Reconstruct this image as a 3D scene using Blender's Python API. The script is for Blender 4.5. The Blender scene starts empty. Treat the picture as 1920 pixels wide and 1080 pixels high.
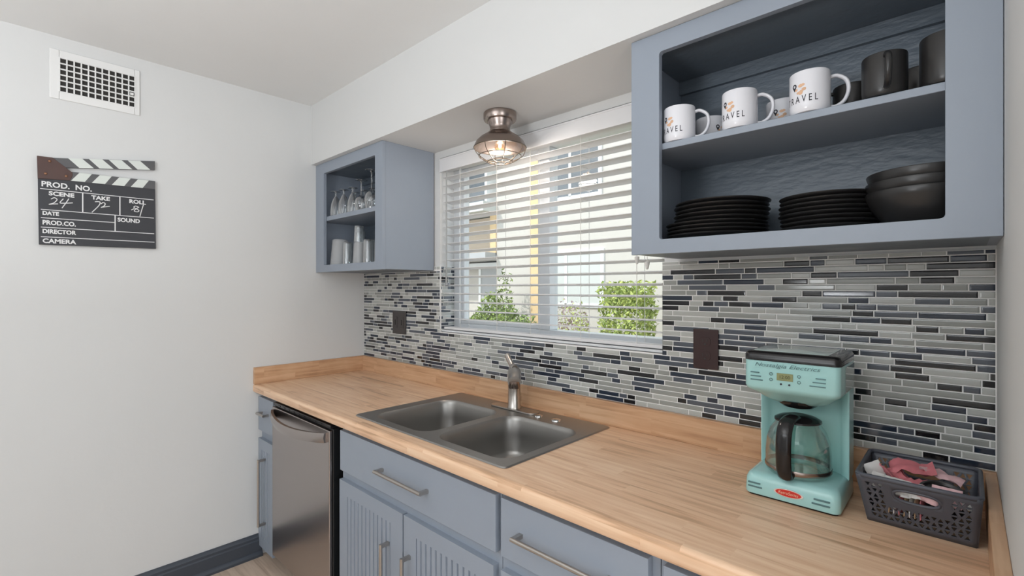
import bpy, bmesh, math, random
from math import radians as R, sin, cos, pi
from mathutils import Vector, Matrix
random.seed(7)
S = bpy.context.scene
COL = S.collection
# ------------------------------------------------------------ camera
cd = bpy.data.cameras.new('camera'); cam = bpy.data.objects.new('camera', cd); COL.objects.link(cam)
cam.location = (2.746, -1.556, 1.423)
cam.rotation_euler = (R(89.976), R(0.038), R(43.378))
cd.sensor_width = 36; cd.lens = 903.35 / 1920 * 36; cd.clip_start = .01; cd.clip_end = 200
S.camera = cam
# ------------------------------------------------------------ world, sun, lights, exposure
S.view_settings.view_transform = 'Standard'; S.view_settings.look = 'None'
S.view_settings.exposure = 0; S.view_settings.gamma = 1; S.view_settings.use_curve_mapping = False
w = bpy.data.worlds.new('sky'); S.world = w; w.use_nodes = True
w.node_tree.nodes['Background'].inputs[0].default_value = (.80, .90, 1, 1)
w.node_tree.nodes['Background'].inputs[1].default_value = 2.0

def light(name, kind, loc, rot, energy, color=(1, 1, 1), **kw):
    l = bpy.data.lights.new(name, kind); l.energy = energy; l.color = color
    for k, v in kw.items(): setattr(l, k, v)
    o = bpy.data.objects.new(name, l); o.location = loc; o.rotation_euler = rot; COL.objects.link(o); return o
light('sun', 'SUN', (0, -5, 8), (R(48), 0, R(-28)), 2.8, (1, .96, .90), angle=R(.6))
# stands for the unseen window behind the camera, set high, clear of flat tile reflections
light('rear_window_daylight', 'AREA', (2.3, -3.9, 2.10), (R(90), 0, 0), 12, (.90, .95, 1), shape='RECTANGLE', size=2.6, size_y=.6)
# added fill from the right, lifts the left wall and the small cabinet's side
light('right_side_fill', 'AREA', (4.9, -2.0, 1.45), (R(90), 0, R(90)), 40, (.90, .95, 1), shape='RECTANGLE', size=2.2, size_y=1.4)
# added low fill that lifts the soffit underside and the cabinets
light('low_rear_fill', 'AREA', (3.9, -3.9, 1.0), (R(90), 0, R(15)), 5, (.92, .96, 1), shape='RECTANGLE', size=1.5, size_y=1.8)
light('ceiling_fill', 'AREA', (2.0, -2.75, 1.35), (R(180), 0, 0), 52, (.94, .97, 1), shape='DISK', size=.5)  # added unseen light aimed upward to brighten the ceiling

# ------------------------------------------------------------ materials
def mat(name):
    m = bpy.data.materials.new(name); m.use_nodes = True
    return m, m.node_tree.nodes, m.node_tree.links, m.node_tree.nodes['Principled BSDF']
def N(nodes, t, **kw):
    n = nodes.new(t)
    for k, v in kw.items():
        if k.startswith('i_'): n.inputs[k[2:].replace('_', ' ')].default_value = v
        else: setattr(n, k, v)
    return n
def paint(name, col, rough=.5, metal=0, var=.04, scale=6, bump=0, bscale=80, stretch=(1, 1, 1), coat=0, spec=.5):
    m, ns, ln, b = mat(name)
    tc = N(ns, 'ShaderNodeTexCoord'); mp = N(ns, 'ShaderNodeMapping'); mp.inputs['Scale'].default_value = stretch
    ln.new(tc.outputs['Object'], mp.inputs[0])
    nz = N(ns, 'ShaderNodeTexNoise'); nz.inputs['Scale'].default_value = scale; nz.inputs['Detail'].default_value = 4
    ln.new(mp.outputs[0], nz.inputs['Vector'])
    cr = N(ns, 'ShaderNodeMix', data_type='RGBA')
    cr.inputs[6].default_value = tuple(max(0, c * (1 - var)) for c in col) + (1,)
    cr.inputs[7].default_value = tuple(min(1, c * (1 + var)) for c in col) + (1,)
    ln.new(nz.outputs[0], cr.inputs[0]); ln.new(cr.outputs[2], b.inputs['Base Color'])
    b.inputs['Roughness'].default_value = rough; b.inputs['Metallic'].default_value = metal
    b.inputs['Coat Weight'].default_value = coat; b.inputs['Coat Roughness'].default_value = .05
    b.inputs['Specular IOR Level'].default_value = spec
    if bump:
        n2 = N(ns, 'ShaderNodeTexNoise'); n2.inputs['Scale'].default_value = bscale; n2.inputs['Detail'].default_value = 3
        ln.new(mp.outputs[0], n2.inputs['Vector'])
        bp = N(ns, 'ShaderNodeBump'); bp.inputs['Strength'].default_value = bump; bp.inputs['Distance'].default_value = .004
        ln.new(n2.outputs[0], bp.inputs['Height']); ln.new(bp.outputs[0], b.inputs['Normal'])
    return m
def clear(name, tint, edge=.25, rough=.02, base=.04, top=.9):
    m, ns, ln, b = mat(name); ns.remove(b)
    out = ns['Material Output']
    tr = N(ns, 'ShaderNodeBsdfTransparent'); tr.inputs[0].default_value = tint + (1,)
    gl = N(ns, 'ShaderNodeBsdfGlossy'); gl.inputs['Roughness'].default_value = rough
    lw = N(ns, 'ShaderNodeLayerWeight'); lw.inputs[0].default_value = edge
    mr = N(ns, 'ShaderNodeMapRange'); mr.inputs['To Min'].default_value = base; mr.inputs['To Max'].default_value = top
    ln.new(lw.outputs['Facing'], mr.inputs[0])
    mx = N(ns, 'ShaderNodeMixShader'); ln.new(mr.outputs[0], mx.inputs[0]); ln.new(tr.outputs[0], mx.inputs[1]); ln.new(gl.outputs[0], mx.inputs[2])
    ln.new(mx.outputs[0], out.inputs[0]); return m
def wood(name, c1, c2, c3, plank=.042, seg=.42, rough=.35, grain=1.0, swap=False):
    m, ns, ln, b = mat(name)
    tc = N(ns, 'ShaderNodeTexCoord'); sx = N(ns, 'ShaderNodeSeparateXYZ'); ln.new(tc.outputs['Object'], sx.inputs[0])
    def M(op, a, bb=None):
        n = N(ns, 'ShaderNodeMath', operation=op)
        for i, q in enumerate((a, bb)):
            if q is None: continue
            if isinstance(q, (int, float)): n.inputs[i].default_value = q
            else: ln.new(q, n.inputs[i])
        return n.outputs[0]
    AX = sx.outputs[1] if swap else sx.outputs[0]
    v = M('ADD', sx.outputs[0] if swap else sx.outputs[1], sx.outputs[2])
    row = M('FLOOR', M('DIVIDE', v, plank))
    wn = N(ns, 'ShaderNodeTexWhiteNoise', noise_dimensions='1D'); ln.new(row, wn.inputs['W'])
    sg = M('FLOOR', M('DIVIDE', M('ADD', AX, M('MULTIPLY', wn.outputs[0], 3.7)), seg))
    cb = N(ns, 'ShaderNodeCombineXYZ'); ln.new(row, cb.inputs[0]); ln.new(sg, cb.inputs[1])
    w2 = N(ns, 'ShaderNodeTexWhiteNoise', noise_dimensions='3D'); ln.new(cb.outputs[0], w2.inputs['Vector'])
    g = N(ns, 'ShaderNodeCombineXYZ'); ln.new(M('ADD', M('MULTIPLY', AX, 2.6), M('MULTIPLY', w2.outputs[0], 9.)), g.inputs[0])
    ln.new(M('MULTIPLY', v, 46.), g.inputs[1]); ln.new(row, g.inputs[2])
    nz = N(ns, 'ShaderNodeTexNoise'); nz.inputs['Scale'].default_value = 1.3; nz.inputs['Detail'].default_value = 5; nz.inputs['Distortion'].default_value = .6
    ln.new(g.outputs[0], nz.inputs['Vector'])
    mp = N(ns, 'ShaderNodeMapping'); mp.inputs['Scale'].default_value = (2.2, 6, 6); ln.new(tc.outputs['Object'], mp.inputs[0])
    big = N(ns, 'ShaderNodeTexNoise'); big.inputs['Scale'].default_value = 2.2; big.inputs['Detail'].default_value = 3; ln.new(mp.outputs[0], big.inputs['Vector'])
    f = M('ADD', M('ADD', M('MULTIPLY', nz.outputs[0], 1.0 * grain), M('MULTIPLY', w2.outputs[0], .16)), M('MULTIPLY', big.outputs[0], .42))
    cr = N(ns, 'ShaderNodeValToRGB'); ln.new(f, cr.inputs[0])
    e = cr.color_ramp.elements; e[0].position = .50; e[0].color = c1 + (1,); e[1].position = 1.0; e[1].color = c3 + (1,)
    k = cr.color_ramp.elements.new(.72); k.color = c2 + (1,)
    ln.new(cr.outputs[0], b.inputs['Base Color']); b.inputs['Roughness'].default_value = rough
    return m

M = {}
M['wall'] = paint('wall_paint', (.69, .695, .69), .6, var=.012, bump=.12, bscale=45)
M['ceil'] = paint('ceiling_paint', (.80, .805, .80), .7, var=.012, bump=.12, bscale=45)
M['cab'] = paint('blue_grey_cabinet_paint', (.285, .325, .385), .38, var=.03, bump=.1, bscale=30)
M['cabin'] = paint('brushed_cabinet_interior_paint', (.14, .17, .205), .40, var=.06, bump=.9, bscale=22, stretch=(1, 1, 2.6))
M['base'] = paint('dark_slate_trim_paint', (.052, .062, .080), .4, var=.05)
M['seam'] = paint('cabinet_gap_dark', (.035, .042, .055), .6)
M['top'] = wood('maple_butcher_block_laminate', (.50, .30, .175), (.76, .485, .305), (.88, .63, .435))
M['splash'] = wood('maple_laminate_splash', (.40, .22, .12), (.57, .335, .19), (.68, .44, .27), plank=.05, seg=.3)
M['splash_y'] = wood('maple_laminate_side', (.40, .22, .12), (.57, .335, .19), (.68, .44, .27), plank=.05, seg=.3, swap=True)
M['floor'] = wood('pale_oak_floor', (.45, .33, .25), (.58, .45, .35), (.68, .54, .43), plank=.15, seg=1.2, rough=.4)
M['steel'] = paint('brushed_sink_steel', (.36, .35, .335), .40, 1, var=.05, scale=3, bump=.02, bscale=60, stretch=(1, 1, 1))
M['dwsteel'] = paint('brushed_dishwasher_steel', (.44, .40, .385), .27, 1, var=.04, scale=4, bump=.03, bscale=30, stretch=(1, 1, 40))
M['nickel'] = paint('brushed_nickel', (.50, .47, .44), .28, 1, var=.04)
M['pewter'] = paint('antique_pewter', (.36, .30, .27), .26, 1, var=.08)
M['wire'] = paint('dark_bronze_wire', (.12, .10, .08), .4, .8)
M['black'] = paint('black_gloss_plastic', (.012, .011, .012), .16, var=.1)
M['dishwblack'] = paint('black_appliance_side', (.010, .011, .012), .3, var=.1)
M['ware'] = paint('matt_black_stoneware', (.022, .021, .021), .30, var=.1)
M['mug'] = paint('white_glazed_ceramic', (.80, .80, .84), .12, var=.01)
M['ink'] = paint('dark_print', (.02, .02, .03), .5)
M['gold'] = paint('peach_gold_print', (.72, .45, .28), .5, var=.2, scale=60)
M['white'] = paint('white_enamel', (.80, .80, .79), .4, var=.01)
M['vinyl'] = paint('white_vinyl', (.70, .72, .74), .35, var=.01)
M['slat'] = paint('white_blind_slat', (.74, .74, .75), .45, var=.01)
M['cord'] = paint('off_white_cord', (.72, .71, .68), .7)
M['greycord'] = paint('grey_wand', (.35, .36, .36), .4)
M['holedark'] = paint('painted_hole_dark', (.03, .028, .026), .8)
M['brown'] = paint('brown_outlet_plastic', (.045, .022, .022), .2, var=.15, scale=30)
M['plate'] = paint('charcoal_switch_plastic', (.055, .048, .047), .35)
M['slate'] = paint('charcoal_slate_board', (.035, .036, .042), .5, var=.1)
M['stickgrey'] = paint('stick_grey', (.10, .10, .105), .5)
M['stickwhite'] = paint('stick_white', (.70, .74, .70), .5)
M['hinge'] = paint('brown_hinge_leather', (.075, .035, .028), .4, var=.2, scale=20)
M['rivet'] = paint('brass_rivet', (.25, .13, .08), .4, .8)
M['chalk'] = paint('white_lettering', (.78, .78, .78), .6, var=.02)
M['teal'] = paint('mint_teal_plastic', (.38, .66, .65), .22, var=.02, coat=.2)
M['tealtext'] = paint('grey_teal_print', (.10, .20, .21), .4)
M['lcd'] = paint('olive_display', (.26, .28, .13), .3, var=.1)
M['lcdink'] = paint('display_digits', (.07, .07, .03), .4)
M['red'] = paint('red_badge_enamel', (.62, .03, .02), .25, var=.1)
M['chrome'] = paint('chrome', (.75, .75, .75), .12, 1)
M['glass'] = clear('window_glass', (.97, .985, .98), .1, .01, .008, .3)
M['gware'] = clear('clear_glassware', (.93, .95, .96), .62, .04, .07)
M['carafe'] = clear('carafe_glass', (.93, .985, .965), .25, .03, .03)
M['frost'] = paint('frosted_glass', (.66, .67, .68), .35, var=.05); M['frost'].node_tree.nodes['Principled BSDF'].inputs['Alpha'].default_value = .36
M['lidwin'] = clear('clear_tank_plastic', (.55, .72, .70), .4, .08, .25)
M['basket'] = paint('charcoal_basket_plastic', (.080, .085, .105), .42, var=.06)
M['pink'] = paint('pink_sachet_paper', (.72, .22, .25), .55, var=.25, scale=60)
M['pinkpale'] = paint('pale_pink_sachet_paper', (.80, .52, .54), .55, var=.2, scale=60)
M['paper'] = paint('white_sachet_paper', (.78, .77, .75), .6, var=.05)
M['tan'] = paint('tan_sachet_paper', (.52, .36, .22), .6, var=.2, scale=50)
M['stucco'] = paint('sunlit_cream_stucco', (.55, .515, .465), .9, var=.03, bump=.3, bscale=20)
M['stucco2'] = paint('peach_stucco', (.56, .45, .34), .9, var=.03, bump=.3, bscale=20)
M['ochre'] = paint('ochre_trim', (.70, .50, .28), .8)
M['extgrey'] = paint('grey_door_paint', (.42, .42, .42), .7)
M['extglass'] = paint('dim_window_pane', (.16, .17, .18), .2)
M['extgrey2'] = paint('pale_grey_screen', (.56, .57, .54), .8)
M['extwhite'] = paint('white_house_trim', (.82, .83, .82), .7)
M['earth'] = paint('dry_garden_soil', (.40, .33, .25), .95, var=.2, scale=3)
for k, c in dict(leafd=(.12, .17, .05), leafm=(.26, .34, .08), leafl=(.42, .48, .13), leafp=(.40, .28, .30)).items(): M[k] = paint('foliage_' + k, c, .6, var=.3, scale=9)
M['twig'] = paint('twig_bark', (.16, .11, .07), .9)
for k, (c, r_) in dict(t_light=((.47, .48, .455), .13), t_light2=((.31, .32, .30), .10), t_blue=((.085, .098, .120), .10), t_navy=((.024, .034, .055), .08), t_black=((.012, .012, .014), .07)).items():
    M[k] = paint(k, c, r_, var=.06, scale=30, spec=.6)
M['grout'] = paint('pale_grout', (.84, .835, .82), .8, var=.02)
m_, ns_, ln_, b_ = mat('glowing_bulb'); b_.inputs['Base Color'].default_value = (1, .8, .55, 1)
b_.inputs['Emission Color'].default_value = (1, .66, .36, 1); b_.inputs['Emission Strength'].default_value = 7; M['bulb'] = m_

# ------------------------------------------------------------ mesh helpers
def BM(): return bmesh.new()
ORG = {}
def org(o):
    return ORG.get(o.name, Vector((0, 0, 0))) if o else Vector((0, 0, 0))
def obj(name, bm, m, parent=None, world=True, bevel=0, seg=2, smooth=35, solid=0):
    """ONE mesh object. world=True: the vertices are in room coordinates and are shifted to the thing's origin."""
    me = bpy.data.meshes.new(name)
    bmesh.ops.recalc_face_normals(bm, faces=bm.faces[:]) if smooth is not None else None
    off = Vector((0, 0, 0))
    if world:
        if parent: off = org(parent)
        elif len(bm.verts):
            xs = [v.co for v in bm.verts]
            off = Vector(((min(c.x for c in xs) + max(c.x for c in xs)) / 2, (min(c.y for c in xs) + max(c.y for c in xs)) / 2, min(c.z for c in xs)))
        bmesh.ops.translate(bm, verts=bm.verts[:], vec=-off)
    bm.to_mesh(me); bm.free()
    for q in (m if isinstance(m, (list, tuple)) else [m]): me.materials.append(q)
    if smooth is not None:
        me.shade_smooth(); me.set_sharp_from_angle(angle=R(smooth))
    o = bpy.data.objects.new(name, me); COL.objects.link(o)
    if parent:
        o.parent = parent
        if world: ORG[o.name] = off
    elif world: o.location = off; ORG[o.name] = off
    if solid:
        s = o.modifiers.new('thickness', 'SOLIDIFY'); s.thickness = solid; s.offset = 0
    if bevel:
        b = o.modifiers.new('edges', 'BEVEL'); b.width = bevel; b.segments = seg; b.limit_method = 'ANGLE'; b.angle_limit = R(40); b.harden_normals = True
    return o
def thing(name, label, cat, loc=(0, 0, 0), group=None, rz=0):
    o = bpy.data.objects.new(name, None); COL.objects.link(o); o.empty_display_size = .05
    o.location = loc; o.rotation_euler = (0, 0, rz); ORG[o.name] = Vector(loc)
    return tag(o, label, cat, group)
def tag(o, label, cat=None, group=None):
    o['label'] = label
    if cat: o['category'] = cat
    if group: o['group'] = group
    return o
def struct(name, bm, m, parent=None, **kw):
    o = obj(name, bm, m, parent, **kw)
    if not parent: o['kind'] = 'structure'
    return o
def kids(o): return [c for c in bpy.data.objects if c.parent == o]
def dup(root, loc, rz=0, label=None, group=None, cat=None):
    def cp(o, par):
        c = o.copy(); COL.objects.link(c)
        if par: c.parent = par
        for k in kids(o): cp(k, c)
        return c
    r = cp(root, None); r.location = loc; r.rotation_euler = (0, 0, rz)
    if label: r['label'] = label
    if group: r['group'] = group
    return r
def box(bm, x0, x1, y0, y1, z0, z1, mi=0):
    vs = [bm.verts.new((x, y, z)) for x in (x0, x1) for y in (y0, y1) for z in (z0, z1)]
    for f in ((0, 1, 3, 2), (4, 6, 7, 5), (0, 4, 5, 1), (2, 3, 7, 6), (0, 2, 6, 4), (1, 5, 7, 3)):
        bm.faces.new([vs[i] for i in f]).material_index = mi
    return vs
def lathe(bm, prof, c=(0, 0, 0), seg=40, mi=0, closed=False):
    rings = []
    for r, z in prof:
        if r < 1e-5: rings.append([bm.verts.new((c[0], c[1], c[2] + z))])
        else: rings.append([bm.verts.new((c[0] + r * cos(2 * pi * i / seg), c[1] + r * sin(2 * pi * i / seg), c[2] + z)) for i in range(seg)])
    pr = list(zip(rings, rings[1:])) + ([(rings[-1], rings[0])] if closed else [])
    for a, b in pr:
        for i in range(seg):
            j = (i + 1) % seg
            if len(a) == 1 and len(b) == 1: continue
            if len(a) == 1: f = bm.faces.new((a[0], b[i], b[j]))
            elif len(b) == 1: f = bm.faces.new((a[i], a[j], b[0]))
            else: f = bm.faces.new((a[i], a[j], b[j], b[i]))
            f.material_index = mi
def tube(bm, pts, r, seg=10, closed=False, flat=None, mi=0):
    pts = [Vector(p) for p in pts]; n = len(pts); rings = []
    up = Vector((0, 0, 1)); prev = None
    for i, p in enumerate(pts):
        if closed: t = (pts[(i + 1) % n] - pts[i - 1])
        else: t = pts[min(i + 1, n - 1)] - pts[max(i - 1, 0)]
        t.normalize()
        if prev is None:
            a = t.cross(up)
            if a.length < 1e-3: a = t.cross(Vector((1, 0, 0)))
        else: a = prev - t * prev.dot(t)
        a.normalize(); prev = a; b = t.cross(a)
        rr = r[i] if isinstance(r, (list, tuple)) else r
        ra, rb = (rr, rr) if flat is None else (rr * flat[0], rr * flat[1])
        rings.append([bm.verts.new(p + a * ra * cos(2 * pi * k / seg) + b * rb * sin(2 * pi * k / seg)) for k in range(seg)])
    for i in range(n if closed else n - 1):
        A, B = rings[i], rings[(i + 1) % n]
        for k in range(seg):
            bm.faces.new((A[k], A[(k + 1) % seg], B[(k + 1) % seg], B[k])).material_index = mi
    if not closed:
        bm.faces.new(rings[0][::-1]).material_index = mi; bm.faces.new(rings[-1]).material_index = mi
def spline(pts, n=8):
    pts = [Vector(p) for p in pts]; out = []
    P = [pts[0]] + pts + [pts[-1]]
    for i in range(1, len(P) - 2):
        for k in range(n):
            t = k / n
            out.append(.5 * ((2 * P[i]) + (-P[i - 1] + P[i + 1]) * t + (2 * P[i - 1] - 5 * P[i] + 4 * P[i + 1] - P[i + 2]) * t * t + (-P[i - 1] + 3 * P[i] - 3 * P[i + 1] + P[i + 2]) * t ** 3))
    out.append(pts[-1]); return out
def prism(bm, poly, fn, d0, d1, mi=0):
    """poly: 2D outline, fn(u, v, d) -> point"""
    A = [bm.verts.new(fn(u, v, d0)) for u, v in poly]; B = [bm.verts.new(fn(u, v, d1)) for u, v in poly]
    n = len(poly)
    bm.faces.new(A).material_index = mi; bm.faces.new(B[::-1]).material_index = mi
    for i in range(n): bm.faces.new((A[i], B[i], B[(i + 1) % n], A[(i + 1) % n])).material_index = mi
def rrect(x0, x1, y0, y1, r, k=6):
    out = []
    for cx, cy, a0 in ((x1 - r, y1 - r, 0), (x0 + r, y1 - r, 90), (x0 + r, y0 + r, 180), (x1 - r, y0 + r, 270)):
        for i in range(k + 1):
            a = R(a0 + 90 * i / k); out.append((cx + r * cos(a), cy + r * sin(a)))
    return out
def loft(bm, secs, k=6, cap0=True, cap1=True, mi=0):
    """secs: (x0, x1, y0, y1, z, r) rounded-rectangle rings"""
    rings = [[bm.verts.new((x, y, s[4])) for x, y in rrect(s[0], s[1], s[2], s[3], s[5], k)] for s in secs]
    n = len(rings[0])
    for a, b in zip(rings, rings[1:]):
        for i in range(n): bm.faces.new((a[i], a[(i + 1) % n], b[(i + 1) % n], b[i])).material_index = mi
    if cap0: bm.faces.new(rings[0][::-1]).material_index = mi
    if cap1: bm.faces.new(rings[-1]).material_index = mi
    return rings
TCACHE = {}
def text_geo(s, size, shear=0, space=1.0, bold=0):
    key = (s, size, shear, space, bold)
    if key in TCACHE: return TCACHE[key]
    c = bpy.data.curves.new('lettering', 'FONT'); c.body = s; c.size = size; c.shear = shear; c.space_character = space; c.offset = bold; c.resolution_u = 3
    o = bpy.data.objects.new('lettering', c); COL.objects.link(o)
    bpy.context.view_layer.update()
    me = o.evaluated_get(bpy.context.evaluated_depsgraph_get()).to_mesh()
    V = [v.co.copy() for v in me.vertices]; F = [list(p.vertices) for p in me.polygons]
    o.evaluated_get(bpy.context.evaluated_depsgraph_get()).to_mesh_clear()
    bpy.data.objects.remove(o); bpy.data.curves.remove(c)
    TCACHE[key] = (V, F); return V, F
def put_text(bm, s, size, fn, shear=0, space=1.0, bold=0, width=None, center=False, depth=None, mi=0):
    V, F = text_geo(s, size, shear, space, bold)
    xs = [v.x for v in V]; x0, x1 = min(xs), max(xs)
    k = (width / (x1 - x0)) if width else 1
    o = -(x0 + x1) / 2 * k if center else -x0 * k
    vs = [bm.verts.new(fn(v.x * k + o, v.y)) for v in V]
    for f in F:
        try: bm.faces.new([vs[i] for i in f]).material_index = mi
        except ValueError: pass
    return (x1 - x0) * k

# ------------------------------------------------------------ room shell
W, H, HS, DS, D = 2.795, 2.469, 2.131, .334, .645
ZS, ZC = 1.003, .914
bm = BM(); box(bm, -.2, 5.2, -4.2, .2, -.1, 0); struct('floor', bm, M['floor'])
bm = BM(); box(bm, -.2, 5.2, -4.2, .2, H, H + .15); struct('ceiling', bm, M['ceil'])
bm = BM(); box(bm, -.2, 0, -4.2, .2, 0, H); struct('wall_left', bm, M['wall'])
bm = BM(); WX0, WX1, WZ0, WZ1 = .754, 1.990, 1.190, 2.095
for a in ((0, WX0, 0, H), (WX1, W + .15, 0, H), (WX0, WX1, 0, WZ0), (WX0, WX1, WZ1, H)): box(bm, a[0], a[1], .008, .2, a[2], a[3])
struct('wall_back', bm, M['wall'])
bm = BM(); box(bm, W, W + .15, -.78, .008, 0, H); struct('wall_right', bm, M['wall'])
bm = BM(); box(bm, 5.0, 5.2, -4.2, .2, 0, H); struct('wall_far_right', bm, M['wall'])
bm = BM(); box(bm, W + .15, 5.0, 0, .2, 0, H); struct('wall_dining', bm, M['wall'])
bm = BM(); box(bm, 0, 5.0, -4.2, -4.0, 0, H); struct('wall_rear', bm, M['wall'])
bm = BM(); box(bm, 0, W, -DS, .008, HS, H); struct('trim_1', bm, M['wall'])
# baseboard with stepped profile and shoe moulding
bm = BM()
prof = [(0, 0), (.026, 0), (.026, .012), (.020, .024), (.015, .028), (.015, .082), (.011, .088), (.011, .100), (.006, .110), (.005, .118), (0, .118)]
prism(bm, prof, lambda u, v, d: (u, d, v), -4.0, -.605)
struct('baseboard_left', bm, M['base'], smooth=20)

# ------------------------------------------------------------ window and blind
bm = BM()
fx0, fx1, fz0, fz1 = WX0, WX1, WZ0, WZ1
def ringframe(bm, x0, x1, z0, z1, t, y0, y1):
    box(bm, x0, x0 + t, y0, y1, z0, z1); box(bm, x1 - t, x1, y0, y1, z0, z1)
    box(bm, x0 + t, x1 - t, y0, y1, z0, z0 + t); box(bm, x0 + t, x1 - t, y0, y1, z1 - t, z1)
ringframe(bm, fx0, fx1, fz0, fz1, .045, .10, .17)
win = struct('window_1', bm, M['vinyl'], bevel=.003)
bm = BM(); box(bm, 1.345, 1.405, .105, .165, fz0 + .045, fz1 - .045); obj('mullion', bm, M['vinyl'], win, bevel=.003)
bm = BM(); ringframe(bm, fx0 + .045, 1.345, fz0 + .045, fz1 - .045, .018, .118, .145); obj('sash_frame', bm, M['vinyl'], win, bevel=.002)
bm = BM(); box(bm, fx0 + .063, 1.327, .130, .134, fz0 + .063, fz1 - .063); obj('pane', bm, M['glass'], win)
bm = BM(); box(bm, 1.405, fx1 - .045, .138, .142, fz0 + .045, fz1 - .045); obj('pane', bm, M['glass'], win)
# sill board inside the recess
bm = BM(); box(bm, .762, 1.982, .012, .10, 1.196, 1.206); struct('trim_2', bm, M['vinyl'], bevel=.003)
bm = BM(); box(bm, .0, .0005, 0, .0005, 0, .0005); bm.free()

bl = thing('window_blind', 'white horizontal slat blind hanging open in the window above the sink', 'blind', (1.37, .045, 1.2))
bm = BM(); box(bm, .764, 1.982, -.004, .008, 2.020, 2.086); box(bm, .764, 1.982, -.006, .010, 2.080, 2.088)
obj('valance', bm, M['slat'], bl, bevel=.002)
bm = BM(); box(bm, .768, 1.978, .012, .062, 2.03, 2.075); obj('head_rail', bm, M['slat'], bl, bevel=.002)
bm = BM(); nsl = 18
for i in range(nsl):
    z = 1.992 - i * .0428
    pts = [(-.028 + .056 * k / 6, .0035 * (1 - ((k - 3) / 3) ** 2)) for k in range(7)]
    poly = pts + [(u, v - .0026) for u, v in reversed(pts)]
    a = R(-6.5)
    prism(bm, poly, lambda u, v, d: (d, .045 + u * cos(a) - v * sin(a), z + u * sin(a) + v * cos(a)), .770, 1.976)
obj('slats', bm, M['slat'], bl, smooth=30)
bm = BM(); box(bm, .770, 1.976, .020, .070, 1.209, 1.222); obj('bottom_rail', bm, M['slat'], bl, bevel=.003)
for x in (.905, 1.165, 1.37, 1.635, 1.88):
    bm = BM()
    for y in (.0155, .0745): tube(bm, [(x, y, 2.03), (x, y, 1.222)], .0011, 6)
    for i in range(nsl): tube(bm, [(x, .0155, 1.990 - i * .0428 - .004), (x, .0745, 1.990 - i * .0428 - .001)], .0007, 4)
    obj('ladder_cord', bm, M['cord'], bl)
bm = BM(); tube(bm, [(.807, .010, 2.02), (.806, .008, 2.00), (.806, .008, 1.50)], .0035, 8); tube(bm, [(.806, .008, 1.50), (.806, .008, 1.44)], .005, 8)
obj('tilt_wand', bm, M['greycord'], bl)
for x, z in ((1.885, 1.535), (1.925, 1.515)):
    bm = BM(); tube(bm, [(x, .008, 2.02), (x, .008, z)], .0012, 6); lathe(bm, [(0, 0), (.008, 0), (.0085, -.006), (.004, -.026), (0, -.028)][::-1], (x, .008, z), 12)
    obj('pull_cord', bm, M['cord'], bl)

# ------------------------------------------------------------ mosaic backsplash
rnd = random.Random(11)
bm = BM(); RH, G = .01715, .0020
tiles = (2, 3, 4, 5, 6)
def tone(prev):
    while True:
        q = rnd.random()
        t = 1 if q < .29 else 2 if q < .50 else 3 if q < .69 else 4 if q < .86 else 5
        if t != prev or t < 3: return t
def tile(fn, u0, u1, v0, v1, mi):
    b = .0012; t = rnd.uniform(-.00012, .00012); s = rnd.uniform(-.0003, .0003)
    if u1 - u0 < .004 or v1 - v0 < .004: return
    o = [bm.verts.new(fn(u, v, .0060)) for u, v in ((u0, v0), (u1, v0), (u1, v1), (u0, v1))]
    i = [bm.verts.new(fn(u, v, .0078 + q)) for u, v, q in ((u0 + b, v0 + b, t), (u1 - b, v0 + b, t + s), (u1 - b, v1 - b, s - t * .5), (u0 + b, v1 - b, -t * .5))]
    for k in range(4): bm.faces.new((o[k], o[(k + 1) % 4], i[(k + 1) % 4], i[k])).material_index = mi
    c = .0034   # softly pillowed glass face
    j = [bm.verts.new(fn(u, v, .0081 + q)) for u, v, q in ((u0 + c, v0 + c, t), (u1 - c, v0 + c, t + s), (u1 - c, v1 - c, s - t * .5), (u0 + c, v1 - c, -t * .5))] if u1 - u0 > .012 and v1 - v0 > .009 else None
    if not j: bm.faces.new(i).material_index = mi; return
    bm.faces.new(j).material_index = mi
    for k in range(4): bm.faces.new((i[k], i[(k + 1) % 4], j[(k + 1) % 4], j[k])).material_index = mi
def fill(fn, uA, uB, v0, v1, holes=()):
    """one row, broken into strips of random length; holes = list of (u0, u1) left out"""
    u = uA - rnd.uniform(0, .06); prev = 0
    while u < uB:
        L = rnd.choice((.034, .046, .046, .065, .065, .09, .12, .15)) + rnd.uniform(-.003, .003)
        mi = tone(prev); prev = mi
        a, b = max(u, uA), min(u + L - G, uB)
        segs = [(a, b)]
        for h0, h1 in holes:
            ns = []
            for p, q in segs:
                if q <= h0 or p >= h1: ns.append((p, q)); continue
                if p < h0: ns.append((p, h0 - G))
                if q > h1: ns.append((h1 + G, q))
            segs = ns
        for p, q in segs:
            if q - p > .004: tile(fn, p, q, v0, v1, mi)
        u += L
fb = lambda u, v, d: (u, .008 - d, v)
fl = lambda u, v, d: (.754 + d, u, v)
fr = lambda u, v, d: (1.990 - d, u, v)
z = ZS + .0008; k = 0
while z < 1.53:
    z1 = z + RH - G; holes = []
    if z1 > 1.192: holes.append((.7615, 1.9825))
    if z > 1.506: fill(fb, .716, .760, z, min(z1, 1.535))
    else:
        zt = min(z1, 1.510)
        fill(fb, .001, W - .002, z, zt, holes)
    if z > 1.192:
        fill(fl, .010, .098, z, z1); fill(fr, .010, .098, z, min(z1, 1.510))
    z += RH
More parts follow.
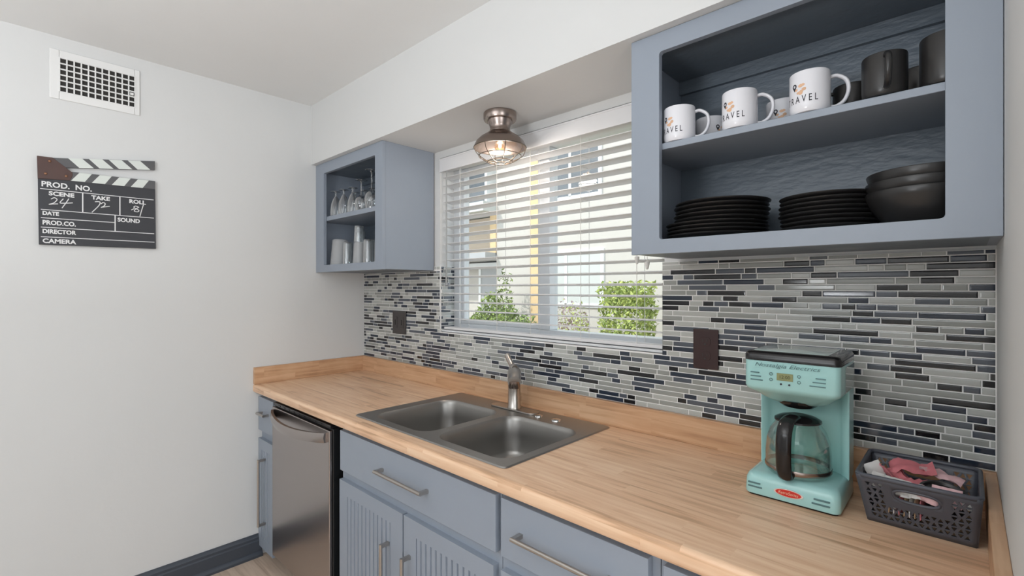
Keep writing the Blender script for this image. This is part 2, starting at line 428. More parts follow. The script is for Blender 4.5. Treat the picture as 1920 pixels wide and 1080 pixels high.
# grout beds
def slab(x0, x1, y0, y1, z0, z1): box(bm, x0, x1, y0, y1, z0, z1, 0)
g0 = .0015
slab(0, .7555, g0, .008, ZS, 1.511); slab(1.9885, W, g0, .008, ZS, 1.511); slab(.7555, 1.9885, g0, .008, ZS, 1.1955); slab(.713, .7555, g0, .008, 1.511, 1.535)
slab(.754, .7605, .008, .10, 1.19, 1.535); slab(1.9835, 1.990, .008, .10, 1.19, 1.511)
o = obj('tile_backsplash', bm, [M['grout'], M['t_light'], M['t_light2'], M['t_blue'], M['t_navy'], M['t_black']], smooth=None)
tag(o, 'glossy mosaic backsplash of thin grey, navy and black glass strips behind the counter', 'backsplash')

# ------------------------------------------------------------ countertop
ct = thing('countertop', 'long maple butcher block laminate countertop with upstands, holding the sink', 'countertop', (W / 2, -D / 2, .874))
bm = BM()
SX0, SX1, SY0, SY1 = .967, 1.805, -.592, -.033
hx0, hx1, hy0, hy1 = SX0 + .015, SX1 - .015, SY0 + .015, SY1 - .012
xs = [.0, hx0, hx1, W]; ys = [-D + .012, hy0, hy1, .0]
g = [[bm.verts.new((x, y, ZC)) for y in ys] for x in xs]; g2 = [[bm.verts.new((x, y, .874)) for y in ys] for x in xs]
for i in range(3):
    for j in range(3):
        if i == 1 and j == 1: continue
        bm.faces.new((g[i][j], g[i + 1][j], g[i + 1][j + 1], g[i][j + 1])); bm.faces.new((g2[i][j], g2[i][j + 1], g2[i + 1][j + 1], g2[i + 1][j]))
for a, b in (((1, 1), (2, 1)), ((2, 1), (2, 2)), ((2, 2), (1, 2)), ((1, 2), (1, 1))):
    bm.faces.new((g[a[0]][a[1]], g[b[0]][b[1]], g2[b[0]][b[1]], g2[a[0]][a[1]]))
# rolled front edge
edge = [(-D + .012, ZC)] + [(-D + .012 - .012 * sin(R(a)), ZC - .012 + .012 * cos(R(a))) for a in (22, 45, 67, 90)] + [(-D, .880), (-D + .004, .874), (-D + .012, .874)]
E0 = [bm.verts.new((0, y, z)) for y, z in edge]; E1 = [bm.verts.new((W, y, z)) for y, z in edge]
for i in range(len(edge) - 1): bm.faces.new((E0[i], E1[i], E1[i + 1], E0[i + 1]))
bm.faces.new(E0)
obj('worktop', bm, M['top'], ct, smooth=50)
bm = BM(); box(bm, .0, W, -.020, .0, ZC, ZS); obj('back_upstand', bm, M['splash'], ct, bevel=.002)
bm = BM(); box(bm, .0, .020, -D, -.020, ZC, ZS); obj('side_upstand', bm, M['splash_y'], ct, bevel=.002)
bm = BM(); box(bm, W - .020, W, -D, -.020, ZC, ZS); obj('side_upstand', bm, M['splash_y'], ct, bevel=.002)

# ------------------------------------------------------------ base cabinets
def pull(parent, p0, p1, out=.032, t=.010, mat_=None):
    """square bar pull between p0 and p1 on the plane y = p0.y, standing proud of it"""
    bm = BM(); x0, y, z0 = p0; x1, _, z1 = p1; h = t / 2
    if abs(x1 - x0) > abs(z1 - z0):
        tube(bm, [(x0 - h, y - out, z0), (x1 + h, y - out, z0)], .0062, 12)
        for x in (x0 + .002, x1 - .002): box(bm, x - .006, x + .006, y - out, y, z0 - .0055, z0 + .0055)
    else:
        z0, z1 = min(z0, z1), max(z0, z1)
        tube(bm, [(x0, y - out, z0 - h), (x0, y - out, z1 + h)], .0062, 12)
        for z in (z0 + .002, z1 - .002): box(bm, x0 - .0055, x0 + .0055, y - out, y, z - .006, z + .006)
    return obj('handle', bm, mat_ or M['nickel'], parent)
FY = -.600; FT = .020
def slabfront(name, parent, x0, x1, z0, z1, grooves=None):
    bm = BM()
    if not grooves: box(bm, x0, x1, FY - FT, FY, z0, z1)
    else:
        ga, gb, n = grooves; gz0, gz1 = z0 + .055, z1 - .055
        box(bm, x0, x1, FY - FT + .006, FY, z0, z1)
        box(bm, x0, ga, FY - FT, FY - FT + .006, z0, z1); box(bm, gb, x1, FY - FT, FY - FT + .006, z0, z1)
        box(bm, ga, gb, FY - FT, FY - FT + .006, z0, gz0); box(bm, ga, gb, FY - FT, FY - FT + .006, gz1, z1)
        p = (gb - ga) / n
        for i in range(n):
            a, b = ga + p * i + .0027, ga + p * (i + 1) - .0027
            poly = [(a, FY - FT + .006), (a + .0016, FY - FT + .0002), (b - .0016, FY - FT + .0002), (b, FY - FT + .006)]
            prism(bm, poly, lambda u, v, d: (u, v, d), gz0, gz1)
    return obj(name, bm, M['cab'], parent, bevel=.0015 if not grooves else 0, smooth=20)
def carcass(t, x0, x1, rails):
    """side panels, floor panel, toe board and a face frame with rails at the given heights"""
    for x in (x0, x1 - .016):
        bm = BM(); box(bm, x, x + .016, FY + .018, -.004, .055, .873); obj('side_panel', bm, M['cab'], t)
    bm = BM(); box(bm, x0 + .016, x1 - .016, FY + .018, -.004, .055, .071); obj('bottom_panel', bm, M['cab'], t)
    bm = BM(); box(bm, x0 + .002, x1 - .002, FY + .05, FY + .062, 0, .055); obj('toe_board', bm, M['base'], t)
    bm = BM(); s = .032
    box(bm, x0, x0 + s, FY, FY + .018, .055, .862); box(bm, x1 - s, x1, FY, FY + .018, .055, .862)
    for a, b in rails: box(bm, x0 + s, x1 - s, FY, FY + .018, a, b)
    obj('face_frame', bm, M['cab'], t)
RL = ((.830, .862), (.615, .70), (.055, .09))
nc = thing('narrow_cabinet', 'slim blue grey base cabinet in the corner left of the dishwasher', 'cabinet', (.11, -.3, 0))
carcass(nc, .001, .214, RL)
d_ = slabfront('drawer_front', nc, .004, .203, .672, .848); pull(d_, (.060, FY - FT, .77), (.145, FY - FT, .77), out=.026)
d_ = slabfront('door', nc, .004, .198, .058, .628, grooves=(.045, .155, 5)); pull(d_, (.100, FY - FT, .20), (.100, FY - FT, .535), out=.034)
sc_ = thing('sink_cabinet', 'blue grey base cabinet below the sink with wide drawer front and two fluted doors', 'cabinet', (1.35, -.3, 0))
carcass(sc_, .893, 1.806, RL)
d_ = slabfront('drawer_front', sc_, .906, 1.798, .690, .850); pull(d_, (1.222, FY - FT, .772), (1.490, FY - FT, .772))
d_ = slabfront('door', sc_, .902, 1.347, .058, .652, grooves=(.965, 1.272, 11)); pull(d_, (1.262, FY - FT, .525), (1.262, FY - FT, .245))
d_ = slabfront('door', sc_, 1.355, 1.790, .058, .652, grooves=(1.425, 1.715, 11)); pull(d_, (1.390, FY - FT, .525), (1.390, FY - FT, .245))
dc = thing('drawer_cabinet', 'blue grey base cabinet right of the sink cabinet, with bar pull drawer', 'cabinet', (2.04, -.3, 0), 'base cabinets right of the sink')
carcass(dc, 1.808, 2.275, RL)
d_ = slabfront('drawer_front', dc, 1.819, 2.256, .690, .850); pull(d_, (1.892, FY - FT, .772), (2.168, FY - FT, .772))
d_ = slabfront('door', dc, 1.819, 2.256, .058, .652, grooves=(1.88, 2.19, 11)); pull(d_, (1.86, FY - FT, .525), (1.86, FY - FT, .245))
ec = thing('drawer_cabinet', 'blue grey base cabinet in the right corner, only its drawer top showing', 'cabinet', (2.53, -.3, 0), 'base cabinets right of the sink')
carcass(ec, 2.277, 2.793, RL)
d_ = slabfront('drawer_front', ec, 2.290, 2.782, .690, .850); pull(d_, (2.40, FY - FT, .772), (2.67, FY - FT, .772))
d_ = slabfront('door', ec, 2.290, 2.782, .058, .652, grooves=(2.35, 2.72, 12)); pull(d_, (2.34, FY - FT, .525), (2.34, FY - FT, .245))

# ------------------------------------------------------------ dishwasher
dw = thing('dishwasher', 'stainless steel dishwasher with curved handle under the left end of the counter', 'dishwasher', (.55, -.3, 0))
bm = BM(); box(bm, .226, .885, -.575, -.02, .03, .858); obj('body', bm, M['dishwblack'], dw, bevel=.003)
bm = BM(); box(bm, .232, .853, -.622, -.575, .10, .842); obj('door_liner', bm, M['dishwblack'], dw, bevel=.003)
bm = BM(); box(bm, .240, .847, -.637, -.622, .10, .836); obj('door', bm, M['dwsteel'], dw, bevel=.004)
bm = BM(); box(bm, .242, .845, -.630, -.590, .843, .857)
for i in range(9): box(bm, .30 + i * .055, .325 + i * .055, -.632, -.629, .846, .852)
obj('control_strip', bm, M['black'], dw)
bm = BM(); n = 16
sec = [(-.006, -.016), (.006, -.016), (.010, 0), (.006, .016), (-.006, .016), (-.010, 0)]
rg = []
for i in range(n + 1):
    t = i / n; x = .262 + .566 * t; bow = .052 * sin(pi * t) ** .75 + .006; zc = .806 - .012 * sin(pi * t)
    rg.append([bm.verts.new((x, -.637 - bow + a, zc + b * 1.25)) for a, b in sec])
for a, b in zip(rg, rg[1:]):
    for k in range(6): bm.faces.new((a[k], a[(k + 1) % 6], b[(k + 1) % 6], b[k]))
bm.faces.new(rg[0]); bm.faces.new(rg[-1][::-1])
obj('handle', bm, M['dwsteel'], dw, smooth=50)
bm = BM(); box(bm, .24, .86, -.56, -.55, 0, .10); obj('toe_panel', bm, M['dishwblack'], dw)

# ------------------------------------------------------------ sink and faucet
sk = thing('kitchen_sink', 'double bowl stainless steel drop-in sink set in the wooden counter', 'sink', (1.386, -.31, .75))
bm = BM(); zt = ZC + .0045
outer = [bm.verts.new((x, y, zt)) for x, y in rrect(SX0 + .004, SX1 - .004, SY0 + .004, SY1 - .004, .014, 4)]
bowls = ((1.030, 1.378, -.552, -.160), (1.420, 1.770, -.552, -.160))
loops = [outer]; eds = []
for b in bowls: loops.append([bm.verts.new((x, y, zt)) for x, y in rrect(*b, .065, 8)])
for L in loops:
    for i in range(len(L)): eds.append(bm.edges.new((L[i], L[(i + 1) % len(L)])))
bmesh.ops.triangle_fill(bm, edges=eds, use_beauty=True)
# outer lip down to the counter
lip = [bm.verts.new((x, y, ZC + .0008)) for x, y in rrect(SX0, SX1, SY0, SY1, .018, 4)]
for i in range(len(lip)): bm.faces.new((outer[i], lip[i], lip[(i + 1) % len(lip)], outer[(i + 1) % len(lip)]))
obj('rim', bm, M['steel'], sk, smooth=30)
for bi, b in enumerate(bowls):
    bm = BM()
    cx, cy = (b[0] + b[1]) / 2, (b[2] + b[3]) / 2; hx, hy = (b[1] - b[0]) / 2, (b[3] - b[2]) / 2
    secs = [(0, 0, .065), (.004, -.004, .062), (.008, -.016, .060), (.011, -.07, .058), (.015, -.130, .056), (.022, -.150, .052), (.050, -.158, .045), (.10, -.162, .03)]
    loft(bm, [(b[0] + i, b[1] - i, b[2] + i, b[3] - i, zt + dz, r) for i, dz, r in secs], k=8, cap0=False)
    obj('bowl', bm, M['steel'], sk, smooth=60)
    bm = BM(); lathe(bm, [(0, .0008), (.030, .0008), (.036, .0022), (.042, .002), (.044, 0)], (cx, cy, zt - .162), 28); obj('drain', bm, M['chrome'], sk)
for x, r in ((1.524, .017), (1.611, .019)):
    bm = BM(); lathe(bm, [(0, .006), (r * .7, .006), (r * .95, .004), (r, 0)], (x, -.112, zt), 24); obj('hole_cover', bm, M['chrome'], sk)
# long deck plate ridge
fa = thing('faucet', 'brushed nickel single lever faucet at the back of the sink', 'faucet', (1.378, -.095, ZC + .005))
FX, FYY, F0 = 1.378, -.095, ZC + .005
bm = BM(); pl = rrect(FX - .125, FX + .125, FYY - .028, FYY + .028, .027, 6)
prism(bm, pl, lambda u, v, d: (u, v, d), F0, F0 + .006); obj('deck_plate', bm, M['nickel'], fa, bevel=.002)
bm = BM(); lathe(bm, [(.030, .006), (.030, .012), (.0265, .018), (.0255, .08), (.0265, .120), (.029, .142), (.028, .158), (.020, .172), (0, .177)], (FX, FYY, F0), 28); obj('column', bm, M['nickel'], fa)
d = Vector((.685, -.729, 0)).normalized(); P = lambda s, z: Vector((FX, FYY, F0 + z)) + d * s
bm = BM(); tube(bm, spline([P(-.004, .135), P(.03, .150), P(.07, .158), P(.115, .153), P(.145, .140)], 6), [.027] * 8 + [.0265] * 8 + [.026] * 9, 20)
obj('spout', bm, M['nickel'], fa, smooth=50)
bm = BM(); lathe(bm, [(0, -.024), (.020, -.024), (.0225, -.020), (.0235, .004), (0, .006)], tuple(P(.132, .138)), 24); obj('aerator', bm, M['pewter'], fa)
bm = BM(); l = Vector((-.75, .25, 0)).normalized(); Q = lambda s, z: Vector((FX, FYY, F0 + z)) + l * s
tube(bm, spline([Q(-.002, .168), Q(.012, .174), Q(.034, .190), Q(.058, .212), Q(.064, .219)], 5), [.016] * 6 + [.0115] * 10 + [.0115] * 5, 12)
obj('lever', bm, M['nickel'], fa, smooth=50)

# ------------------------------------------------------------ wall cabinets
def wallcab(label, x0, x1, ox0, ox1, z0, oz0, oz1, sh0, sh1, side_r_open=False):
    c = thing('open_wall_cabinet', label, 'cabinet', ((x0 + x1) / 2, -.15, z0), 'open wall cabinets under the soffit')
    F = -.306; z1 = HS - .001; T = .016
    for x in (x0, x1 - T):
        bm = BM(); box(bm, x, x + T, F + .018, -.001, z0 + .002, z1); obj('side_panel', bm, M['cab'], c)
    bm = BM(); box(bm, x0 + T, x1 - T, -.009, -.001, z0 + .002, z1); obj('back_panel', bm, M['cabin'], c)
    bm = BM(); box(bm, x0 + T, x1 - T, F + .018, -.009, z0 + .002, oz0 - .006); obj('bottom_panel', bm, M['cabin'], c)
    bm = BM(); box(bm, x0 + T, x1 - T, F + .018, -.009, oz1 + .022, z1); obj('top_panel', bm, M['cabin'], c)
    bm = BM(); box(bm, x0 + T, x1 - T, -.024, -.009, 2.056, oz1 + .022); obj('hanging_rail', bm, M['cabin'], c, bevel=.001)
    bm = BM(); box(bm, x0 + T, x1 - T, F + .019, -.009, sh0, sh1); obj('shelf', bm, M['cab'], c, bevel=.002)
    # face frame with softly rounded opening corners
    bm = BM(); out = [(x0, z0), (x1, z0), (x1, z1), (x0, z1)]; inn = rrect(ox0, ox1, oz0, oz1, .008, 4)
    R_ = {}
    for y in (F, F + .018):
        A = [bm.verts.new((u, y, v)) for u, v in out]; B = [bm.verts.new((u, y, v)) for u, v in inn]
        es = [bm.edges.new((L[i], L[(i + 1) % len(L)])) for L in (A, B) for i in range(len(L))]
        bmesh.ops.triangle_fill(bm, edges=es, use_beauty=True); R_[y] = (A, B)
    for q in (0, 1):
        a, b = R_[F][q], R_[F + .018][q]
        for i in range(len(a)): bm.faces.new((a[i], a[(i + 1) % len(a)], b[(i + 1) % len(a)], b[i]))
    obj('face_frame', bm, M['cab'], c, bevel=.0012)
    return c
LC = wallcab('blue grey open wall cabinet of glasses in the corner left of the window', .001, .712, .098, .645, 1.512, 1.552, 2.071, 1.804, 1.829)
RC = wallcab('large blue grey open wall cabinet of mugs, plates and bowls right of the window', 2.040, 2.794, 2.126, 2.715, 1.517, 1.557, 2.076, 1.809, 1.827)

# ------------------------------------------------------------ mugs
def mug_base(name, label, m, rz, loc, printed=True, r=.042, h=.095):
    t = thing(name, label, 'mug', loc, None, rz)
    bm = BM()
    lathe(bm, [(0, .004), (r * .74, .004), (r * .78, 0), (r * .9, .001), (r * .985, .008), (r, .016), (r, h - .003), (r - .001, h), (r - .0028, h), (r - .004, h - .004), (r - .0045, .014), (r * .7, .008), (0, .008)], (0, 0, 0), 44)
    obj('cup', bm, m, t, world=False, smooth=45)
    bm = BM(); tube(bm, spline([(r - .003, 0, h * .86), (r + .012, 0, h * .88), (r + .030, 0, h * .74), (r + .034, 0, h * .50), (r + .026, 0, h * .26), (r + .010, 0, h * .14), (r - .003, 0, h * .15)], 5), .0052, 10, flat=(1.15, .85))
    obj('handle', bm, m, t, world=False, smooth=60)
    if printed:
        a0 = R(-124); rr = r + .0004
        f = lambda u, v: (rr * cos(a0 + u / rr), rr * sin(a0 + u / rr), v)
        bm = BM(); put_text(bm, 'TRAVEL', .0225, lambda u, v: f(u, v + .022), width=.074, center=True, space=1.6, bold=.00015)
        obj('lettering', bm, M['ink'], t, world=False, smooth=None)
        bm = BM(); c = (-.013, .062)   # map pin: ring and point
        n = 14
        for i in range(n):
            a, b = 2 * pi * i / n, 2 * pi * (i + 1) / n
            q = [(c[0] + s * cos(e), c[1] + s * sin(e) * 1.1) for s, e in ((.0026, a), (.0055, a), (.0055, b), (.0026, b))]
            bm.faces.new([bm.verts.new(f(*p)) for p in q])
        bm.faces.new([bm.verts.new(f(*p)) for p in ((c[0] - .004, c[1] - .004), (c[0], c[1] - .012), (c[0] + .004, c[1] - .004))])
        obj('map_pin_print', bm, M['ink'], t, world=False, smooth=None)
        bm = BM(); g = random.Random(3); f2 = lambda u, v: ((rr - .0001) * cos(a0 + u / rr), (rr - .0001) * sin(a0 + u / rr), v)
        for k_ in range(9):
            cx, cy = -.004 + g.uniform(-.010, .013), .052 + g.uniform(-.010, .010); s = g.uniform(.003, .0055)
            bm.faces.new([bm.verts.new(f2(cx + s * g.uniform(.7, 1.2) * cos(2 * pi * i / 7), cy + s * .8 * sin(2 * pi * i / 7))) for i in range(7)])
        obj('gold_print', bm, M['gold'], t, world=False, smooth=None)
    return t
ZM = 1.8275
m1 = mug_base('mug', 'white mug with gold travel print, leftmost at the front of the shelf', M['mug'], R(18), (2.160, -.252, ZM))
m1['group'] = 'white travel mugs on the upper shelf'
dup(m1, (2.320, -.252, ZM), R(18), 'white mug with gold travel print, middle of the three at the shelf front')
dup(m1, (2.477, -.252, ZM), R(18), 'white mug with gold travel print, at the shelf front beside the black mugs')
dup(m1, (2.190, -.105, ZM), R(100), 'white mug behind, showing in the gap between the left and middle front mugs')
dup(m1, (2.385, -.105, ZM), R(40), 'white mug behind, peeking out left of the third white mug')
b1 = mug_base('mug', 'black mug with its handle facing forward, right of the white mugs', M['ware'], R(-79), (2.617, -.258, ZM), False, .040, .088)
b1['group'] = 'black mugs on the upper shelf'
b2 = mug_base('mug', 'tall black mug at the right end of the shelf, half hidden by the cabinet frame', M['ware'], R(60), (2.716, -.250, ZM), False, .0425, .100); b2['group'] = 'black mugs on the upper shelf'
dup(b1, (2.540, -.120, ZM), R(200), 'black mug behind, low behind the third white mug handle')
dup(b1, (2.668, -.120, ZM), R(100), 'black mug in the back row, between the two front black mugs')

# ------------------------------------------------------------ plates and bowls
def plate_mesh(name, r, loc):
    bm = BM()
    lathe(bm, [(0, .002), (r * .55, .002), (r * .58, 0), (r * .64, .0005), (r * .70, .004), (r * .94, .0135), (r * .995, .0165), (r, .0182), (r * .992, .0192), (r * .93, .0175), (r * .68, .0085), (r * .62, .006), (0, .006)], (0, 0, 0), 56)
    o = obj(name, bm, M['ware'], world=False, smooth=50); o.location = loc; return o
ZP = 1.552
ordn = ['bottom', 'second', 'third', 'fourth', 'fifth', 'sixth', 'seventh', 'eighth', 'ninth', 'tenth']
def stack(name, what, proto_r, centre, n, pitch, grp, z0=ZP, first=None, offs=None):
    base = first
    for i in range(n):
        lab = ('%s plate from the bottom of the %s' % (ordn[i], what)) if 0 < i < n - 1 else ('%s black plate of the %s' % ('bottom' if i == 0 else 'topmost', what))
        if 0 < i < n - 1: lab = 'black ' + lab
        dx, dy = (random.uniform(-.003, .003), random.uniform(-.003, .003))
        loc = (centre[0] + dx, centre[1] + dy, z0 + i * pitch)
        if base is None:
            base = plate_mesh(name, proto_r, loc); o = base
        else: o = base.copy(); COL.objects.link(o); o.location = loc
        tag(o, lab, 'plate', grp)
    return base
stack('dinner_plate', 'wide lower part of the left stack', .134, (2.226, -.158), 4, .0105, 'black dinner plates in the left stack')
stack('side_plate', 'narrower upper part of the left stack', .124, (2.240, -.158), 5, .0118, 'black side plates on the left stack', z0=ZP + 4 * .0105 + .001)
stack('side_plate', 'right stack beside the bowls', .106, (2.495, -.150), 8, .0108, 'black side plates in the right stack')
def bowl_mesh(r, h, loc):
    bm = BM()
    lathe(bm, [(0, .003), (r * .46, .003), (r * .48, 0), (r * .55, .001), (r * .70, h * .2), (r * .88, h * .55), (r * .965, h * .80), (r, h * .97), (r * .99, h), (r * .96, h * .97), (r * .90, h * .72), (r * .80, h * .45), (r * .6, h * .17), (r * .4, h * .1), (0, h * .1)], (0, 0, 0), 56)
    o = obj('bowl', bm, M['ware'], world=False, smooth=60); o.location = loc; return o
bw = bowl_mesh(.1005, .078, (2.676, -.195, ZP))
tag(bw, 'black bowl at the bottom of the stack in the right corner of the lower shelf', 'bowl', 'black bowls stacked on the lower shelf')
for i, lb in enumerate(('black bowl in the middle of the stack of three', 'black bowl on top of the stack of three')):
    o = bw.copy(); COL.objects.link(o); o.location = (2.676 + .002 * i, -.193 + .001 * i, ZP + (.021, .041)[i]); o['label'] = lb

# ------------------------------------------------------------ glasses
def stem_inv(name, label, h, rb, rf, loc, grp, wine=False):
    """upside-down stemmed glass: mouth on the shelf, foot on top"""
    bm = BM()
    if wine: pr = [(rb * .80, 0), (rb * .95, h * .16), (rb, h * .26), (rb * .86, h * .38), (rb * .45, h * .47), (.004, h * .52), (.0035, h * .93), (.008, h * .975), (rf, h - .001), (rf, h), (0, h)]
    else: pr = [(rb, 0), (rb * 1.0, h * .2), (rb * .86, h * .5), (rb * .5, h * .72), (.006, h * .80), (.005, h * .90), (.008, h * .965), (rf, h - .002), (rf, h), (0, h)]
    lathe(bm, pr, (0, 0, 0), 28)
    o = obj(name, bm, M['gware'], world=False, smooth=60); o.location = loc
    return tag(o, label, 'glass', grp)
ZG = 1.8295; GG = 'upside down stemmed glasses on the upper shelf of the small cabinet'
f0 = stem_inv('stemmed_glass', 'upside down stemmed glass, furthest left at the front of the upper shelf', .135, .030, .026, (.155, -.262, ZG), GG)
for x, y, lb in ((.240, -.258, 'upside down stemmed glass, second from the left at the front'), (.215, -.175, 'upside down stemmed glass behind the first two front glasses'), (.325, -.250, 'upside down stemmed glass, third from the left at the front'), (.300, -.165, 'upside down stemmed glass in the back row, behind the third front glass'), (.400, -.170, 'upside down stemmed glass in the back row, furthest right')):
    o = f0.copy(); COL.objects.link(o); o.location = (x, y, ZG); o['label'] = lb
w0 = stem_inv('wine_glass', 'tall upside down wine glass at the front, next to the right stile', .200, .038, .034, (.512, -.245, ZG), 'tall upside down wine glasses', True)
o = w0.copy(); COL.objects.link(o); o.location = (.460, -.130, ZG); o['label'] = 'tall upside down wine glass behind the foremost one'
s0 = stem_inv('wine_glass', 'shorter upside down wine glass, left of the tall one at the front', .160, .036, .032, (.425, -.255, ZG), 'shorter upside down wine glasses', True)
o = s0.copy(); COL.objects.link(o); o.location = (.585, -.105, ZG); o['label'] = 'shorter upside down wine glass in the back right corner'
def tumbler(label, r0, r1, h, loc, m, grp=None, flutes=False):
    bm = BM()
    lathe(bm, [(r0, 0), (r0 * .99, .004), (r1, h - .004), (r1 * .93, h), (0, h), (0, h - .006), (r1 * .90, h - .008), (r0 * .94, .004), (r0 * .95, 0)], (0, 0, 0), 32)
    o = obj('tumbler', bm, m, world=False, smooth=50); o.location = loc
    return tag(o, label, 'glass', grp)
ZL = 1.5465
tumbler('large frosted white tumbler upside down at the front left of the lower shelf', .053, .040, .150, (.160, -.240, ZL), M['frost'])
tumbler('clear tall tumbler upside down behind the large frosted one', .036, .032, .205, (.150, -.110, ZL), M['gware'])
tumbler('short clear tumbler upside down between the frosted ones', .027, .025, .125, (.292, -.262, ZL), M['gware'])
tumbler('slim frosted tumbler upside down in the middle of the lower shelf', .034, .028, .120, (.392, -.250, ZL), M['frost'])
tumbler('clear tumbler stacked upside down on the slim frosted tumbler', .028, .024, .085, (.392, -.250, ZL + .1205), M['gware'])
tumbler('clear tumbler upside down at the front right of the lower shelf', .030, .027, .125, (.500, -.255, ZL), M['gware'])
tumbler('tall clear tumbler upside down at the back right of the lower shelf', .034, .030, .190, (.480, -.125, ZL), M['gware'])
tumbler('frosted tumbler upside down at the right end, partly behind the stile', .034, .029, .130, (.590, -.240, ZL), M['frost'])

# ------------------------------------------------------------ ceiling lamp
lp = thing('ceiling_lamp', 'pewter caged flush lamp with glowing bulb fixed under the soffit', 'lamp', (1.370, -.170, 1.925))
c = (1.370, -.170, 0)
bm = BM(); lathe(bm, [(0, HS - .0005), (.064, HS - .0005), (.067, HS - .004), (.067, HS - .026), (.064, HS - .032), (0, HS - .032)], c, 48); obj('canopy', bm, M['pewter'], lp)
bm = BM(); lathe(bm, [(.050, 2.099), (.049, 2.092), (.043, 2.078), (.0395, 2.066), (.042, 2.060), (.042, 2.055), (.050, 2.050), (.058, 2.044), (.080, 2.030), (.097, 2.013), (.106, 1.994), (.108, 1.990), (.105, 1.990), (.095, 2.008), (.078, 2.026), (.050, 2.044), (.030, 2.05), (0, 2.05)], c, 56); obj('shade', bm, M['pewter'], lp, smooth=40)
bm = BM()
for r, z in ((.1065, 1.989), (.086, 1.956), (.050, 1.934)): tube(bm, [(c[0] + r * cos(2 * pi * i / 40), c[1] + r * sin(2 * pi * i / 40), z) for i in range(40)], .0017, 6, closed=True)
for k in range(8):
    a = 2 * pi * k / 8 + .2
    tube(bm, spline([(c[0] + r * cos(a), c[1] + r * sin(a), z) for r, z in ((.1065, 1.990), (.100, 1.970), (.086, 1.955), (.050, 1.933), (.022, 1.927))], 4), .0015, 6)
tube(bm, [(c[0] + .022 * cos(2 * pi * i / 20), c[1] + .022 * sin(2 * pi * i / 20), 1.927) for i in range(20)], .0016, 6, closed=True)
obj('wire_cage', bm, M['wire'], lp)
bm = BM(); lathe(bm, [(0, 2.05), (.016, 2.05), (.016, 2.026), (0, 2.026)], c, 24); obj('socket', bm, M['white'], lp)
bm = BM(); lathe(bm, [(.012, 2.026), (.014, 2.018), (.021, 2.004), (.023, 1.992), (.018, 1.978), (.009, 1.971), (0, 1.970)], c, 28); bb = obj('bulb', bm, clear('amber_bulb_glass', (1, .82, .60), .3, .05, .12), lp, smooth=60)
bm = BM(); lathe(bm, [(0, 2.010), (.006, 2.006), (.007, 1.994), (0, 1.988)], c, 16); obj('filament', bm, M['bulb'], bb, smooth=60)
light('lamp_bulb_light', 'POINT', (1.370, -.170, 1.950), (0, 0, 0), 4.2, (1, .90, .80), shadow_soft_size=.045)

# ------------------------------------------------------------ wall vent
vt = thing('wall_vent', 'white metal air register with square grid high on the left wall', 'vent', (0, -1.27, 2.2))
bm = BM(); y0, y1, z0, z1 = -1.422, -1.124, 2.208, 2.413; a0, a1, b0, b1 = -1.392, -1.142, 2.240, 2.382
box(bm, 0, .006, y0, a0, z0, z1); box(bm, 0, .006, a1, y1, z0, z1); box(bm, 0, .006, a0, a1, z0, b0); box(bm, 0, .006, a0, a1, b1, z1)
obj('frame', bm, M['white'], vt, bevel=.003)
bm = BM(); box(bm, .0004, .0010, a0, a1, b0, b1); obj('dark_backing', bm, M['holedark'], vt)  # flat dark sheet painted as the shade behind the grille; nothing is cut
bm = BM(); nv, nh = 11, 6
for i in range(nv + 1):
    y = a0 + (a1 - a0) * i / nv; box(bm, .004, .008, y - .0024, y + .0024, b0, b1)
for i in range(nh + 1):
    z = b0 + (b1 - b0) * i / nh; box(bm, .0015, .0055, a0, a1, z - .0026, z + .0026)
obj('grille', bm, M['white'], vt)
bm = BM(); box(bm, .006, .014, -1.160, -1.148, 2.292, 2.302); obj('damper_lever', bm, M['white'], vt)

# ------------------------------------------------------------ clapperboard
cb = thing('clapperboard', 'black film clapperboard with striped sticks hung on the left wall', 'clapperboard', (0, -1.26, 1.6))
X0, X1 = .002, .014
pf = lambda u, v, d: (d, u, v)
bm = BM(); prism(bm, [(-1.4535, 1.600), (-1.066, 1.605), (-1.069, 1.881), (-1.372, 1.873), (-1.4565, 1.867)], pf, X0, X1); obj('slate_board', bm, M['slate'], cb, bevel=.001)
bm = BM(); prism(bm, [(-1.400, 1.871), (-1.069, 1.880), (-1.069, 1.918), (-1.356, 1.911), (-1.400, 1.91)], pf, X0, X1 + .001); lo = obj('lower_stick', bm, M['stickgrey'], cb, bevel=.001)
bm = BM(); prism(bm, [(-1.440, 1.957), (-1.413, 1.9585), (-1.070, 2.010), (-1.070, 1.969), (-1.372, 1.925), (-1.440, 1.915)], pf, X0, X1 + .001); up_ = obj('upper_stick', bm, M['stickgrey'], cb, bevel=.001)
bm = BM()
for k in range(4):
    s = [(-1.366, 1.9655), (-1.322, 1.972), (-1.284, 1.938), (-1.331, 1.9312)]
    dy = .0655 * k; dz = .0095 * k
    prism(bm, [(u + dy, v + dz) for u, v in s], pf, X1 + .001, X1 + .0016)
obj('stripes', bm, M['stickwhite'], up_)
bm = BM()
for k in range(4):
    s = [(-1.331, 1.9112), (-1.291, 1.9122), (-1.314, 1.8745), (-1.357, 1.8735)]
    prism(bm, [(u + .0660 * k, v + .0014 * k) for u, v in s], pf, X1 + .001, X1 + .0016)
obj('stripes', bm, M['stickwhite'], lo)
bm = BM(); prism(bm, [(-1.459, 1.958), (-1.413, 1.959), (-1.353, 1.908), (-1.352, 1.895), (-1.361, 1.873), (-1.457, 1.867)], pf, X0, X1 + .0025); hg = obj('hinge_plate', bm, M['hinge'], cb, bevel=.001)
